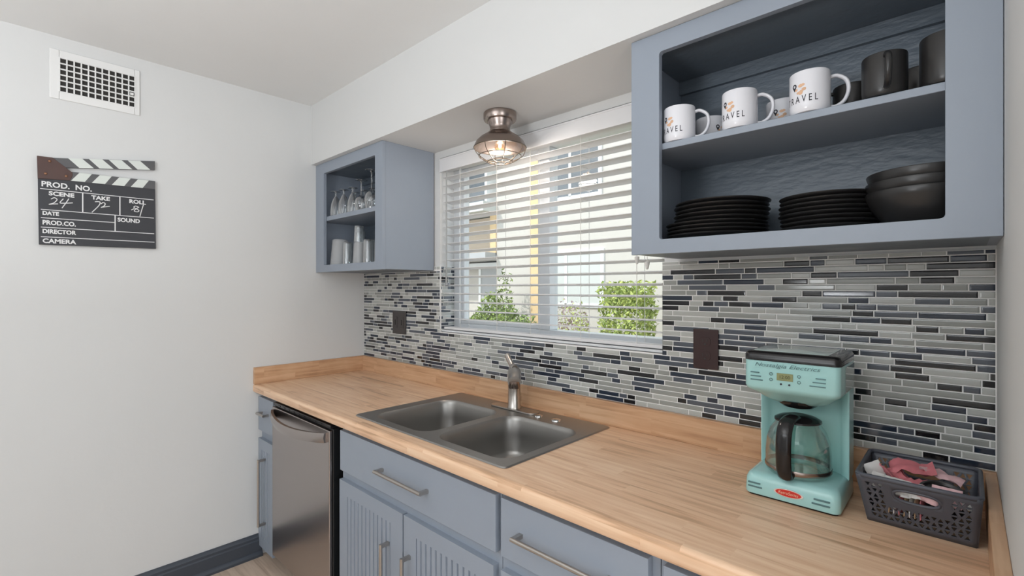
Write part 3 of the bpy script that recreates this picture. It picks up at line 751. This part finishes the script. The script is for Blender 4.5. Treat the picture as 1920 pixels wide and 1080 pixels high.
for y, z in ((-1.422, 1.943), (-1.434, 1.890), (-1.372, 1.890)):
    bm = BM(); lathe(bm, [(0, .003), (.004, .002), (.0055, 0)], (0, 0, 0), 14); bmesh.ops.rotate(bm, verts=bm.verts[:], cent=(0, 0, 0), matrix=Matrix.Rotation(R(90), 3, 'Y')); bmesh.ops.translate(bm, verts=bm.verts[:], vec=(X1 + .0025, y, z))
    obj('rivet', bm, M['rivet'], hg)
bm = BM(); XL = X1 + .0004
def ln_(y0, z0, y1, z1, t=.0028):
    if abs(y1 - y0) > abs(z1 - z0): q = [(y0, z0 - t / 2), (y1, z1 - t / 2), (y1, z1 + t / 2), (y0, z0 + t / 2)]
    else: q = [(y0 - t / 2, z0), (y0 + t / 2, z0), (y1 + t / 2, z1), (y1 - t / 2, z1)]
    prism(bm, q, pf, X1, XL)
for q in ((-1.450, 1.827, -1.075, 1.830), (-1.448, 1.743, -1.074, 1.746), (-1.448, 1.709, -1.214, 1.712), (-1.448, 1.671, -1.073, 1.674), (-1.448, 1.632, -1.072, 1.635)): ln_(*q)
for q in ((-1.3205, 1.827, -1.3205, 1.744), (-1.197, 1.828, -1.197, 1.746), (-1.2135, 1.744, -1.2135, 1.674)): ln_(*q, t=.004)
obj('ruled_lines', bm, M['chalk'], cb, smooth=None)
bm = BM()
for s, y, z, wd, hh in (('PROD.  NO.', -1.446, 1.8375, .155, .0215), ('SCENE', -1.425, 1.804, .078, .0165), ('TAKE', -1.293, 1.805, .062, .0165), ('ROLL', -1.164, 1.805, .060, .0165), ('DATE', -1.443, 1.722, .049, .0150), ('PROD.CO.', -1.443, 1.683, .101, .0175), ('DIRECTOR', -1.443, 1.6475, .102, .0165), ('CAMERA', -1.443, 1.608, .102, .0175), ('SOUND', -1.205, 1.718, .079, .0170)):
    put_text(bm, s, hh * 1.40, lambda u, v: (XL + .0003, y + u, z + v), width=wd, bold=.0009)
obj('lettering', bm, M['chalk'], cb, smooth=None)
XB = X1 + .0008
for grp_ in ([[(-1.418, 1.788), (-1.408, 1.795), (-1.400, 1.788), (-1.410, 1.773), (-1.424, 1.766), (-1.410, 1.769), (-1.397, 1.771)], [(-1.381, 1.794), (-1.391, 1.777), (-1.380, 1.776), (-1.352, 1.781)], [(-1.364, 1.797), (-1.373, 1.778), (-1.385, 1.755)]],
             [[(-1.281, 1.795), (-1.265, 1.796), (-1.268, 1.780), (-1.291, 1.748)], [(-1.261, 1.788), (-1.254, 1.795), (-1.247, 1.790), (-1.252, 1.779), (-1.261, 1.773), (-1.248, 1.777), (-1.232, 1.781)]],
             [[(-1.132, 1.791), (-1.143, 1.793), (-1.147, 1.786), (-1.130, 1.776), (-1.134, 1.768), (-1.146, 1.770), (-1.142, 1.779), (-1.129, 1.790)], [(-1.147, 1.781), (-1.157, 1.774)], [(-1.113, 1.803), (-1.120, 1.775), (-1.126, 1.749)]]):
    bm = BM()
    for pts in grp_: tube(bm, spline([(XB, u, v) for u, v in pts], 5), .0019, 6)
    obj('handwritten_number', bm, M['chalk'], cb)

# ------------------------------------------------------------ switch plate and outlet
sw = thing('switch_plate', 'charcoal double rocker switch plate on the tiles below the small cabinet', 'switch', (.396, -.0005, 1.16))
bm = BM(); box(bm, .332, .462, -.0075, -.0004, 1.161, 1.293); obj('cover_plate', bm, M['plate'], sw, bevel=.003)
for x in (.366, .428):
    bm = BM(); box(bm, x - .0165, x + .0165, -.0105, -.0076, 1.194, 1.260); r_ = obj('rocker', bm, M['plate'], sw, bevel=.002)
    bm = BM(); box(bm, x - .0025, x + .0025, -.0118, -.0104, 1.212, 1.242); obj('rocker_mark', bm, M['black'], r_)
ol = thing('wall_outlet', 'glossy brown double power outlet on the tiles right of the window', 'outlet', (2.135, -.0005, 1.16))
bm = BM(); box(bm, 2.095, 2.176, -.0075, -.0004, 1.162, 1.290); obj('cover_plate', bm, M['brown'], ol, bevel=.003)
for z in (1.250, 1.204):
    bm = BM(); prism(bm, rrect(2.118, 2.152, z - .0145, z + .0145, .010, 5), lambda u, v, d: (u, d, v), -.0098, -.0076); r_ = obj('socket', bm, M['brown'], ol, bevel=.001)
    bm = BM(); box(bm, 2.127, 2.1292, -.0102, -.0097, z - .001, z + .008); box(bm, 2.1405, 2.143, -.0102, -.0097, z, z + .007)
    prism(bm, [(2.135 + .003 * cos(q * pi / 4), z - .008 + .003 * sin(q * pi / 4)) for q in range(8)], lambda u, v, d: (u, d, v), -.0102, -.0097); obj('slots', bm, M['holedark'], r_)

# ------------------------------------------------------------ coffee maker
cm = thing('coffee_maker', 'mint green retro drip coffee maker on the counter beside the basket', 'coffee maker', (2.443, -.20, ZC))
cx0, cx1 = 2.343, 2.543; FR, BK = -.290, -.105
bm = BM(); loft(bm, [(cx0 + .006, cx1 - .006, FR + .006, BK - .004, ZC, .012), (cx0 + .004, cx1 - .004, FR + .004, BK - .002, ZC + .005, .014)]); obj('foot', bm, M['black'], cm)
bm = BM(); loft(bm, [(cx0 + .001, cx1 - .001, FR + .001, BK, ZC + .005, .016), (cx0, cx1, FR, BK, ZC + .010, .016), (cx0 + .001, cx1 - .001, FR + .002, BK, ZC + .040, .018), (cx0 + .005, cx1 - .005, FR + .007, BK, ZC + .050, .020), (cx0 + .012, cx1 - .012, FR + .016, BK, ZC + .054, .022)])
base_ = obj('base', bm, M['teal'], cm, smooth=50)
# column: C-shaped in plan around the carafe
bm = BM(); n = 16
inner = [(2.443 + .085 * cos(R(a)), -.166 + .036 * sin(R(a))) for a in [172 - i * (172 - 8) / n for i in range(n + 1)]]
plan = [(cx0 + .003, BK), (cx0 + .003, -.168)] + inner + [(cx1 - .0015, -.168), (cx1 - .0015, BK)]
prism(bm, plan, lambda u, v, d: (u, v, d), ZC + .045, 1.200)
obj('column', bm, M['teal'], cm, bevel=.004, smooth=40)
bm = BM(); loft(bm, [(cx0 + .042, cx1 - .042, FR + .050, BK, 1.142, .03), (cx0 + .030, cx1 - .030, FR + .038, BK, 1.150, .03), (cx0 + .012, cx1 - .012, FR + .015, BK, 1.168, .022), (cx0 + .002, cx1 - .002, FR + .003, BK, 1.176, .016), (cx0, cx1, FR, BK, 1.184, .014), (cx0, cx1, FR + .002, BK, 1.246, .014)])
head = obj('head', bm, M['teal'], cm, smooth=50)
bm = BM(); loft(bm, [(cx0 - .001, cx1 + .001, FR + .000, BK, 1.246, .015), (cx0 - .001, cx1 + .001, FR + .000, BK, 1.259, .015), (cx0 + .003, cx1 - .003, FR + .005, BK, 1.266, .014), (cx0 + .010, cx1 - .010, FR + .014, BK - .006, 1.268, .012)]); lid = obj('lid', bm, M['black'], cm, smooth=50)
bm = BM(); loft(bm, [(cx0 + .014, cx1 - .026, FR + .020, BK - .010, 1.2682, .008), (cx0 + .016, cx1 - .028, FR + .022, BK - .012, 1.2695, .008)]); obj('lid_panel', bm, paint('glossy_grey_green_lid', (.52, .62, .59), .08, var=.05), lid)
bm = BM(); box(bm, cx1 - .0005, cx1 + .0015, -.235, -.118, 1.180, 1.240); obj('tank_window', bm, M['lidwin'], cm, bevel=.0008)
bm = BM(); lathe(bm, [(0, .012), (.048, .012), (.045, .004), (.034, -.004), (.018, -.008), (0, -.008)], (2.443, -.205, 1.135), 32); obj('filter_cone', bm, M['black'], cm)
ff = lambda u, v: (u, FR - .0008, v)
def bars(L, d0=FR - .0012, d1=FR + .004):
    bm = BM()
    for x0, x1, z, t in L: prism(bm, rrect(x0, x1, z - t / 2, z + t / 2, t * .45, 3), lambda u, v, d: (u, d, v), d0, d1)
    return bm
obj('trim_lines', bars([(2.358, 2.378, 1.2165, .0026), (2.358, 2.382, 1.2075, .0026), (2.358, 2.386, 1.1985, .0026), (2.496, 2.516, 1.2165, .0020), (2.490, 2.516, 1.2075, .0020), (2.484, 2.516, 1.1985, .0020)]), M['tealtext'], head)
bm = BM(); box(bm, 2.4165, 2.4505, FR - .0010, FR + .004, 1.203, 1.220); ds_ = obj('display', bm, M['lcd'], head)
bm = BM(); put_text(bm, '12:00', .011, lambda u, v: (2.434 + u, FR - .0013, 1.208 + v), center=True, width=.022); obj('digits', bm, M['lcdink'], ds_, smooth=None)
for x, z in ((2.404, 1.2165), (2.404, 1.203), (2.463, 1.2165), (2.463, 1.203)):
    bm = BM(); tube(bm, [(x + .0032 * cos(2 * pi * i / 14), FR - .001, z + .0032 * sin(2 * pi * i / 14)) for i in range(14)], .0007, 5, closed=True); obj('button', bm, M['tealtext'], head)
for x in (2.4255, 2.443):
    bm = BM(); prism(bm, [(x + .0022 * cos(q * pi / 5), 1.1945 + .0022 * sin(q * pi / 5)) for q in range(10)], lambda u, v, d: (u, d, v), FR - .0015, FR + .003); obj('indicator', bm, M['ink'], head)
bm = BM(); put_text(bm, 'Nostalgia Electrics', .013, lambda u, v: ff(2.368 + u, 1.2325 + v), shear=.35, width=.138); obj('lettering', bm, M['tealtext'], head, smooth=None)
obj('trim_lines', bars([(2.352, 2.380, .945, .0032), (2.352, 2.384, .936, .0032), (2.492, 2.524, .943, .0036), (2.488, 2.524, .933, .0036)]), M['tealtext'], base_)
bm = BM(); el = lambda rx, rz: [(2.441 + rx * cos(2 * pi * i / 28), .940 + rz * sin(2 * pi * i / 28)) for i in range(28)]
prism(bm, el(.031, .0095), lambda u, v, d: (u, d, v), FR - .0016, FR + .004); bdg = obj('badge', bm, M['chrome'], base_)
bm = BM(); prism(bm, el(.027, .0078), lambda u, v, d: (u, d, v), FR - .0024, FR + .003)
obj('badge_face', bm, M['red'], bdg)
bm = BM(); put_text(bm, 'RetroSeries', .0105, lambda u, v: (2.441 + u, FR - .0027, .9368 + v), shear=.3, width=.042, center=True); obj('badge_lettering', bm, paint('badge_cream', (.85, .5, .35), .4), bdg, smooth=None)
bm = BM(); tube(bm, spline([(2.548, -.098, .975), (2.562, -.075, .985), (2.575, -.055, .965), (2.58, -.045, .930), (2.60, -.04, .918)], 5), .0022, 8); obj('power_cord', bm, M['cord'], cm)
# carafe (lifts off the machine)
CX, CY, CZ = 2.443, -.212, ZC + .0545
cf = thing('coffee_carafe', 'empty glass coffee pot with black handle standing in the mint coffee maker', 'carafe', (CX, CY, CZ))
bm = BM(); lathe(bm, [(0, .003), (.050, .003), (.063, .001), (.069, .008), (.0705, .020), (.0705, .050), (.0675, .082), (.060, .106), (.049, .122), (.049, .130), (.0475, .130), (.0475, .122), (.0585, .105), (.066, .081), (.069, .049), (.069, .020), (.066, .010), (.050, .0055), (0, .0055)], (CX, CY, CZ), 48); obj('glass_body', bm, M['carafe'], cf, smooth=60)
bm = BM(); lathe(bm, [(.0708, .012), (.0718, .014), (.0718, .021), (.0708, .023)], (CX, CY, CZ), 48, closed=True); obj('metal_band', bm, M['pewter'], cf)
bm = BM(); lathe(bm, [(0, .141), (.020, .143), (.040, .138), (.0505, .132), (.051, .128), (.044, .126), (0, .126)], (CX, CY, CZ), 40); obj('lid', bm, M['black'], cf)
bm = BM(); h = Vector((-.08, -.99, 0)).normalized(); C0 = Vector((CX, CY, CZ))
tube(bm, spline([C0 + h * .028 + Vector((0, 0, .139)), C0 + h * .050 + Vector((0, 0, .141)), C0 + h * .078 + Vector((0, 0, .134)), C0 + h * .094 + Vector((0, 0, .112)), C0 + h * .098 + Vector((0, 0, .070)), C0 + h * .094 + Vector((0, 0, .030)), C0 + h * .084 + Vector((0, 0, .012)), C0 + h * .0735 + Vector((0, 0, .014))], 6), .0135, 14, flat=(1.25, .72))
obj('handle', bm, M['black'], cf, smooth=60)

# ------------------------------------------------------------ basket
bk = thing('storage_basket', 'charcoal plastic lattice basket full of sugar sachets in the right corner', 'basket', (2.672, -.18, ZC))
bx0, bx1, by0, by1, bz0, bz1 = 2.588, 2.760, -.250, -.112, ZC + .0005, 1.022
tx, ty = .008, .020   # flare at the rim
tf = .040
def bw_pt(side, s, t):
    """s along the wall 0..1, t height 0..1 -> point on the flared wall"""
    e = t; X0_, X1_ = bx0 - .016 * e, bx1 + .0065 * e; Y0_, Y1_ = by0 - tf * e, by1 + .030 * e; z_ = bz0 + (bz1 - bz0) * t
    if side == 0: return Vector((X0_ + (X1_ - X0_) * s, Y0_, z_))
    if side == 1: return Vector((X1_, Y0_ + (Y1_ - Y0_) * s, z_))
    if side == 2: return Vector((X1_ + (X0_ - X1_) * s, Y1_, z_))
    return Vector((X0_, Y1_ + (Y0_ - Y1_) * s, z_))
for side in range(4):
    bm = BM(); nu, nv = (18, 9) if side % 2 == 0 else (14, 9)
    for i in range(nu):
        for j in range(nv):
            s0, s1, t0, t1 = i / nu, (i + 1) / nu, j / nv, (j + 1) / nv
            sc, tc_ = (s0 + s1) / 2, (t0 + t1) / 2
            q = [(s0, t0), (s1, t0), (s1, t1), (s0, t1)]
            hole = side in (0, 2) and 5 <= i <= 12 and 5 <= j <= 7
            ring = side in (0, 2) and 4 <= i <= 13 and j >= 4
            if hole: continue
            if j in (0, nv - 1) or i in (0, nu - 1) or ring:
                bm.faces.new([bm.verts.new(bw_pt(side, *p)) for p in q]); continue
            if (i + j) % 2: tri = [(.02, .10), (.98, .10), (.50, .90)]
            else: tri = [(.02, .90), (.50, .10), (.98, .90)]
            T = [(s0 + (s1 - s0) * a, t0 + (t1 - t0) * b) for a, b in tri]
            V = [bm.verts.new(bw_pt(side, *p)) for p in q]; K = [bm.verts.new(bw_pt(side, *p)) for p in T]
            if (i + j) % 2: fs = ((V[0], V[1], K[1], K[0]), (V[1], V[2], K[2], K[1]), (V[2], V[3], K[2]), (V[3], V[0], K[0], K[2]))
            else: fs = ((V[2], V[3], K[0], K[2]), (V[0], V[1], K[1]), (V[1], V[2], K[2], K[1]), (V[3], V[0], K[1], K[0]))
            for f in fs: bm.faces.new(f)
    if side in (0, 2):   # solid surround of the oval hand hole
        su, sv = 5 / nu, 13 / nu; A = [(su + (sv - su) * k / 8, 5 / 9) for k in range(8)] + [(sv, 5 / 9), (sv, 6 / 9), (sv, 7 / 9)] + [(sv - (sv - su) * k / 8, 8 / 9) for k in range(8)] + [(su, 8 / 9), (su, 7 / 9), (su, 6 / 9)]
        B = [(.5 + .195 * math.copysign(abs(cos(a)) ** .7, cos(a)), .722 + .125 * math.copysign(abs(sin(a)) ** .7, sin(a))) for a in [2 * pi * i / 28 for i in range(28)]]
        es = []
        for L in (A, B):
            vs = [bm.verts.new(bw_pt(side, *p)) for p in L]; es += [bm.edges.new((vs[k], vs[(k + 1) % len(vs)])) for k in range(len(vs))]
        bmesh.ops.triangle_fill(bm, edges=es, use_beauty=True)
    bmesh.ops.remove_doubles(bm, verts=bm.verts[:], dist=1e-5)
    obj('lattice_wall', bm, M['basket'], bk, solid=.0035, smooth=20)
bm = BM(); ring = [bw_pt(s, t, 1.0) for s in range(4) for t in (.05, .35, .65, .95)]
tube(bm, ring, .0042, 8, closed=True, flat=(1.0, 1.2)); obj('rim', bm, M['basket'], bk, smooth=60)
for side in (0, 2):
    bm = BM(); tube(bm, [bw_pt(side, .5 + .195 * math.copysign(abs(cos(a)) ** .7, cos(a)), .722 + .125 * math.copysign(abs(sin(a)) ** .7, sin(a))) for a in [2 * pi * i / 28 for i in range(28)]], .0032, 8, closed=True)
    obj('handle_ring', bm, M['basket'], bk, smooth=60)
bm = BM(); box(bm, bx0 + .002, bx1 - .002, by0 + .002, by1 - .002, bz0, bz0 + .004); obj('bottom', bm, M['basket'], bk)

# sachets
def sachet(label, L, wd, loc, rot, m, grp, crumple=.003, seed=0, name='sugar_sachet'):
    g = random.Random(seed); bm = BM(); nx, ny = 8, 5; top, bot = [], []
    for i in range(nx + 1):
        a, b = [], []
        for j in range(ny + 1):
            u, v = i / nx - .5, j / ny - .5
            puff = .0032 * (1 - (2 * u) ** 6) * (1 - (2 * v) ** 4); n_ = g.uniform(-1, 1) * crumple + .006 * sin(u * 6 + seed) * (crumple > .004)
            a.append(bm.verts.new((u * L, v * wd, puff + n_ + .0003))); b.append(bm.verts.new((u * L, v * wd, -puff + n_ - .0003)))
        top.append(a); bot.append(b)
    for i in range(nx):
        for j in range(ny):
            bm.faces.new((top[i][j], top[i + 1][j], top[i + 1][j + 1], top[i][j + 1])); bm.faces.new((bot[i][j], bot[i][j + 1], bot[i + 1][j + 1], bot[i + 1][j]))
    for i in range(nx):
        bm.faces.new((top[i][0], bot[i][0], bot[i + 1][0], top[i + 1][0])); bm.faces.new((top[i][ny], top[i + 1][ny], bot[i + 1][ny], bot[i][ny]))
    for j in range(ny):
        bm.faces.new((top[0][j], top[0][j + 1], bot[0][j + 1], bot[0][j])); bm.faces.new((top[nx][j], bot[nx][j], bot[nx][j + 1], top[nx][j + 1]))
    o = obj(name, bm, m, world=False, smooth=60); o.location = loc; o.rotation_euler = tuple(R(q) for q in rot)
    return tag(o, label, 'sachet', grp)
PKG = 'pink sweetener sachets in the basket'
sachet('large crumpled pink sachet lying highest in the middle of the basket', .080, .050, (2.655, -.150, 1.018), (12, -8, 10), M['pink'], PKG, .005, 3)
sachet('crumpled pink sachet on the left slope of the pile', .066, .046, (2.628, -.185, 1.004), (28, 14, 60), M['pink'], PKG, .005, 5)
sachet('pale pink sachet pointing right towards the basket corner', .074, .034, (2.705, -.140, 1.012), (6, 12, -12), M['pinkpale'], PKG, .004, 8)
sachet('pink sachet underneath, between the large one and the black cup lid', .060, .044, (2.672, -.205, .997), (20, 6, 30), M['pink'], PKG, .004, 9)
sachet('pale pink sachet upright at the front right rim', .046, .036, (2.716, -.262, 1.005), (78, 4, 6), M['pinkpale'], PKG, .003, 12)
sachet('small pale pink sachet leaning beside the upright one at the front rim', .034, .030, (2.690, -.266, 1.001), (74, 12, -14), M['pinkpale'], PKG, .003, 13)
WPG = 'white sugar sachets in the basket'
sachet('white sachet standing up in the back left corner of the basket', .050, .034, (2.596, -.205, 1.006), (80, 66, 20), M['paper'], WPG, .002, 20)
sachet('white sachet at the left front rim, beside the standing one', .040, .032, (2.610, -.243, 1.002), (68, 20, 30), M['paper'], WPG, .003, 21)
sachet('torn white sachet at the front rim below the pink pile', .044, .034, (2.638, -.256, 1.002), (66, 8, 8), M['paper'], WPG, .004, 22)
sachet('white sachet at the front rim, nearest the middle of the basket', .038, .030, (2.662, -.258, 1.000), (60, -12, -10), M['paper'], WPG, .004, 23)
sachet('white sachet in the front right corner of the basket', .040, .030, (2.744, -.252, .998), (50, 6, 12), M['paper'], WPG, .003, 24)
for i in range(7):
    sachet('%s upright %s sachet seen through the handle slot' % (('first', 'second', 'third', 'fourth', 'fifth', 'sixth', 'seventh')[i] , ('tan', 'white', 'pink', 'tan', 'white', 'tan', 'pink')[i]) + ', counting from the left',
           .055, .042, (2.628 + i * .0085, -.238, .962), (90, 12, 84), [M['tan'], M['paper'], M['pink'], M['tan'], M['paper'], M['tan'], M['pink']][i], 'upright sachets behind the handle slot', .0006, 40 + i)
sachet('flat white sachet lying under the crumpled pink pile', .070, .060, (2.650, -.165, .985), (4, 3, 15), M['paper'], WPG, .002, 31)
bm = BM(); lathe(bm, [(0, 0), (.030, 0), (.036, .004), (.038, .030), (.041, .034), (.041, .037), (.036, .038), (.033, .033), (0, .031)], (0, 0, 0), 36)
o = obj('cup_lid', bm, M['ware'], world=False, smooth=50); o.location = (2.708, -.205, .962); o.rotation_euler = (R(14), R(6), 0)
tag(o, 'round black cup lid tilted among the sachets in the basket', 'lid')
bm = BM(); box(bm, 2.595, 2.752, -.236, -.120, ZC + .006, .930)
o = obj('sachet_box', bm, M['tan'], bevel=.002); tag(o, 'flat tan carton lying on the basket floor under the sachets', 'box')

# ------------------------------------------------------------ outside
bm = BM(); box(bm, -14, 12, .25, 30, -.30, -.20); o = obj('ground', bm, M['earth'], smooth=None); o['kind'] = 'structure'
nb = thing('neighbour_building', 'sunlit cream stucco building with grey door and windows outside the window', 'building', (-2.5, 5.2, -.2))
YF = 5.0
bm = BM(); box(bm, -3.86, 6.0, YF, YF + .4, -.2, 7); box(bm, -12, -3.86, YF + .5, YF + .9, -.2, 7)
obj('wall', bm, M['stucco'], nb)
bm = BM(); box(bm, -6.5, -3.86, YF + .30, YF + .5, 2.10, 2.86); obj('peach_panel', bm, M['stucco2'], nb)
bm = BM(); box(bm, -4.02, -3.86, YF - .02, YF + .5, 2.05, 2.88); obj('post', bm, M['ochre'], nb)
bm = BM(); box(bm, -6.5, -3.86, YF - .30, YF + .5, 1.96, 2.10); obj('porch_beam', bm, M['extgrey'], nb)
bm = BM(); box(bm, -6.5, -3.86, YF + .2, YF + .42, 1.82, 1.93); obj('white_lintel', bm, M['extwhite'], nb)
bm = BM(); box(bm, -4.72, -3.88, YF + .40, YF + .5, -.2, 1.82); obj('door', bm, M['extgrey'], nb)
bm = BM(); box(bm, -4.78, -4.72, YF + .38, YF + .5, -.2, 1.82); obj('door_post', bm, M['extwhite'], nb)
bm = BM(); box(bm, -6.0, -3.86, YF - .35, YF + .5, 2.88, 3.06); obj('balcony_edge', bm, M['extgrey2'], nb)
def ext_win(x0, x1, z0, z1, m=M['extglass'], mul=(.5,)):
    bm = BM(); ringframe(bm, x0 - .05, x1 + .05, z0 - .05, z1 + .05, .06, YF - .03, YF + .02 if x0 > -3.9 else YF + .52)
    for q in mul: xm = x0 + (x1 - x0) * q; box(bm, xm - .025, xm + .025, YF - .03, YF, z0, z1)
    f = obj('window_frame', bm, M['extwhite'], nb)
    bm = BM(); box(bm, x0, x1, YF - .015, YF - .002, z0, z1) if x0 > -3.9 else box(bm, x0, x1, YF + .46, YF + .499, z0, z1); obj('pane', bm, m, f)
ext_win(-5.6, -4.15, 3.10, 4.05)
ext_win(-2.62, -1.52, 2.95, 3.95, M['extglass'], (.48,))
ext_win(-2.55, -1.48, 1.15, 2.00, M['extgrey2'], (.35,))
bm = BM(); box(bm, -2.95, -2.76, YF - .06, YF, -.2, 7); obj('pilaster', bm, M['ochre'], nb)
def bush(name, label, c, rad, n, m, leaf=.03, seed=0, boxy=False, stems=5):
    g = random.Random(seed); t = thing(name, label, 'shrub', (c[0], c[1], -.2))
    bm = BM()
    for i in range(n):
        while True:
            p = [g.uniform(-1, 1) for _ in range(3)]
            d_ = max(abs(q) ** 6 for q in p) if boxy else sum(q * q for q in p)
            if d_ < 1 and (max(abs(q) for q in p) > .72 if boxy else d_ > .35): break
        q = Vector((c[0] + p[0] * rad[0], c[1] + p[1] * rad[1], c[2] + p[2] * rad[2] * (1 + .12 * sin(p[0] * 7 + seed))))
        a = Vector((g.uniform(-1, 1), g.uniform(-1, 1), g.uniform(-.4, 1))).normalized(); b = a.orthogonal().normalized(); b.rotate(Matrix.Rotation(g.uniform(0, 6.28), 3, a)); s = leaf * g.uniform(.6, 1.3)
        e = a.cross(b)
        bm.faces.new([bm.verts.new(v) for v in (q - b * s, q + e * s * .42, q + b * s, q - e * s * .42)]).material_index = 0 if g.random() < .6 else 1
    obj('leaves', bm, m, t, smooth=None)
    bm = BM()
    for i in range(stems):
        a = 2 * pi * i / stems; tube(bm, [(c[0] + .04 * cos(a), c[1] + .04 * sin(a), -.2), (c[0] + rad[0] * .45 * cos(a), c[1] + rad[1] * .45 * sin(a), c[2] + rad[2] * .3)], [.014, .006], 6)
    obj('stems', bm, M['twig'], t)
bush('clipped_shrub', 'square clipped yellow green shrub outside, right half of the window', (-.50, 4.1, .55), (.29, .28, .86), 7500, [M['leafl'], M['leafm']], .035, 1, True)
bush('hedge_shrub', 'dark green shrub outside at the lower left of the window', (-2.85, 3.9, .45), (.55, .34, .84), 5200, [M['leafm'], M['leafd']], .035, 2)
bush('hedge_shrub', 'dark olive spreading shrub outside, left of the window mullion', (-1.72, 3.2, .42), (.50, .30, .76), 4600, [M['leafd'], M['leafm']], .03, 3)
bush('slender_shrub', 'tall thin leafy shrub outside in front of the grey door', (-3.25, 4.6, .95), (.20, .16, .85), 500, [M['leafd'], M['leafm']], .035, 4)
bush('flowering_shrub', 'airy purple pink flowering shrub outside, just right of the mullion', (-1.50, 4.2, .50), (.34, .28, .76), 2200, [M['leafp'], M['leafl']], .024, 5)
bush('flowering_shrub', 'low pale green shrub outside, between the purple one and the clipped one', (-.98, 3.7, .42), (.17, .20, .66), 1100, [M['leafl'], M['leafp']], .024, 6)
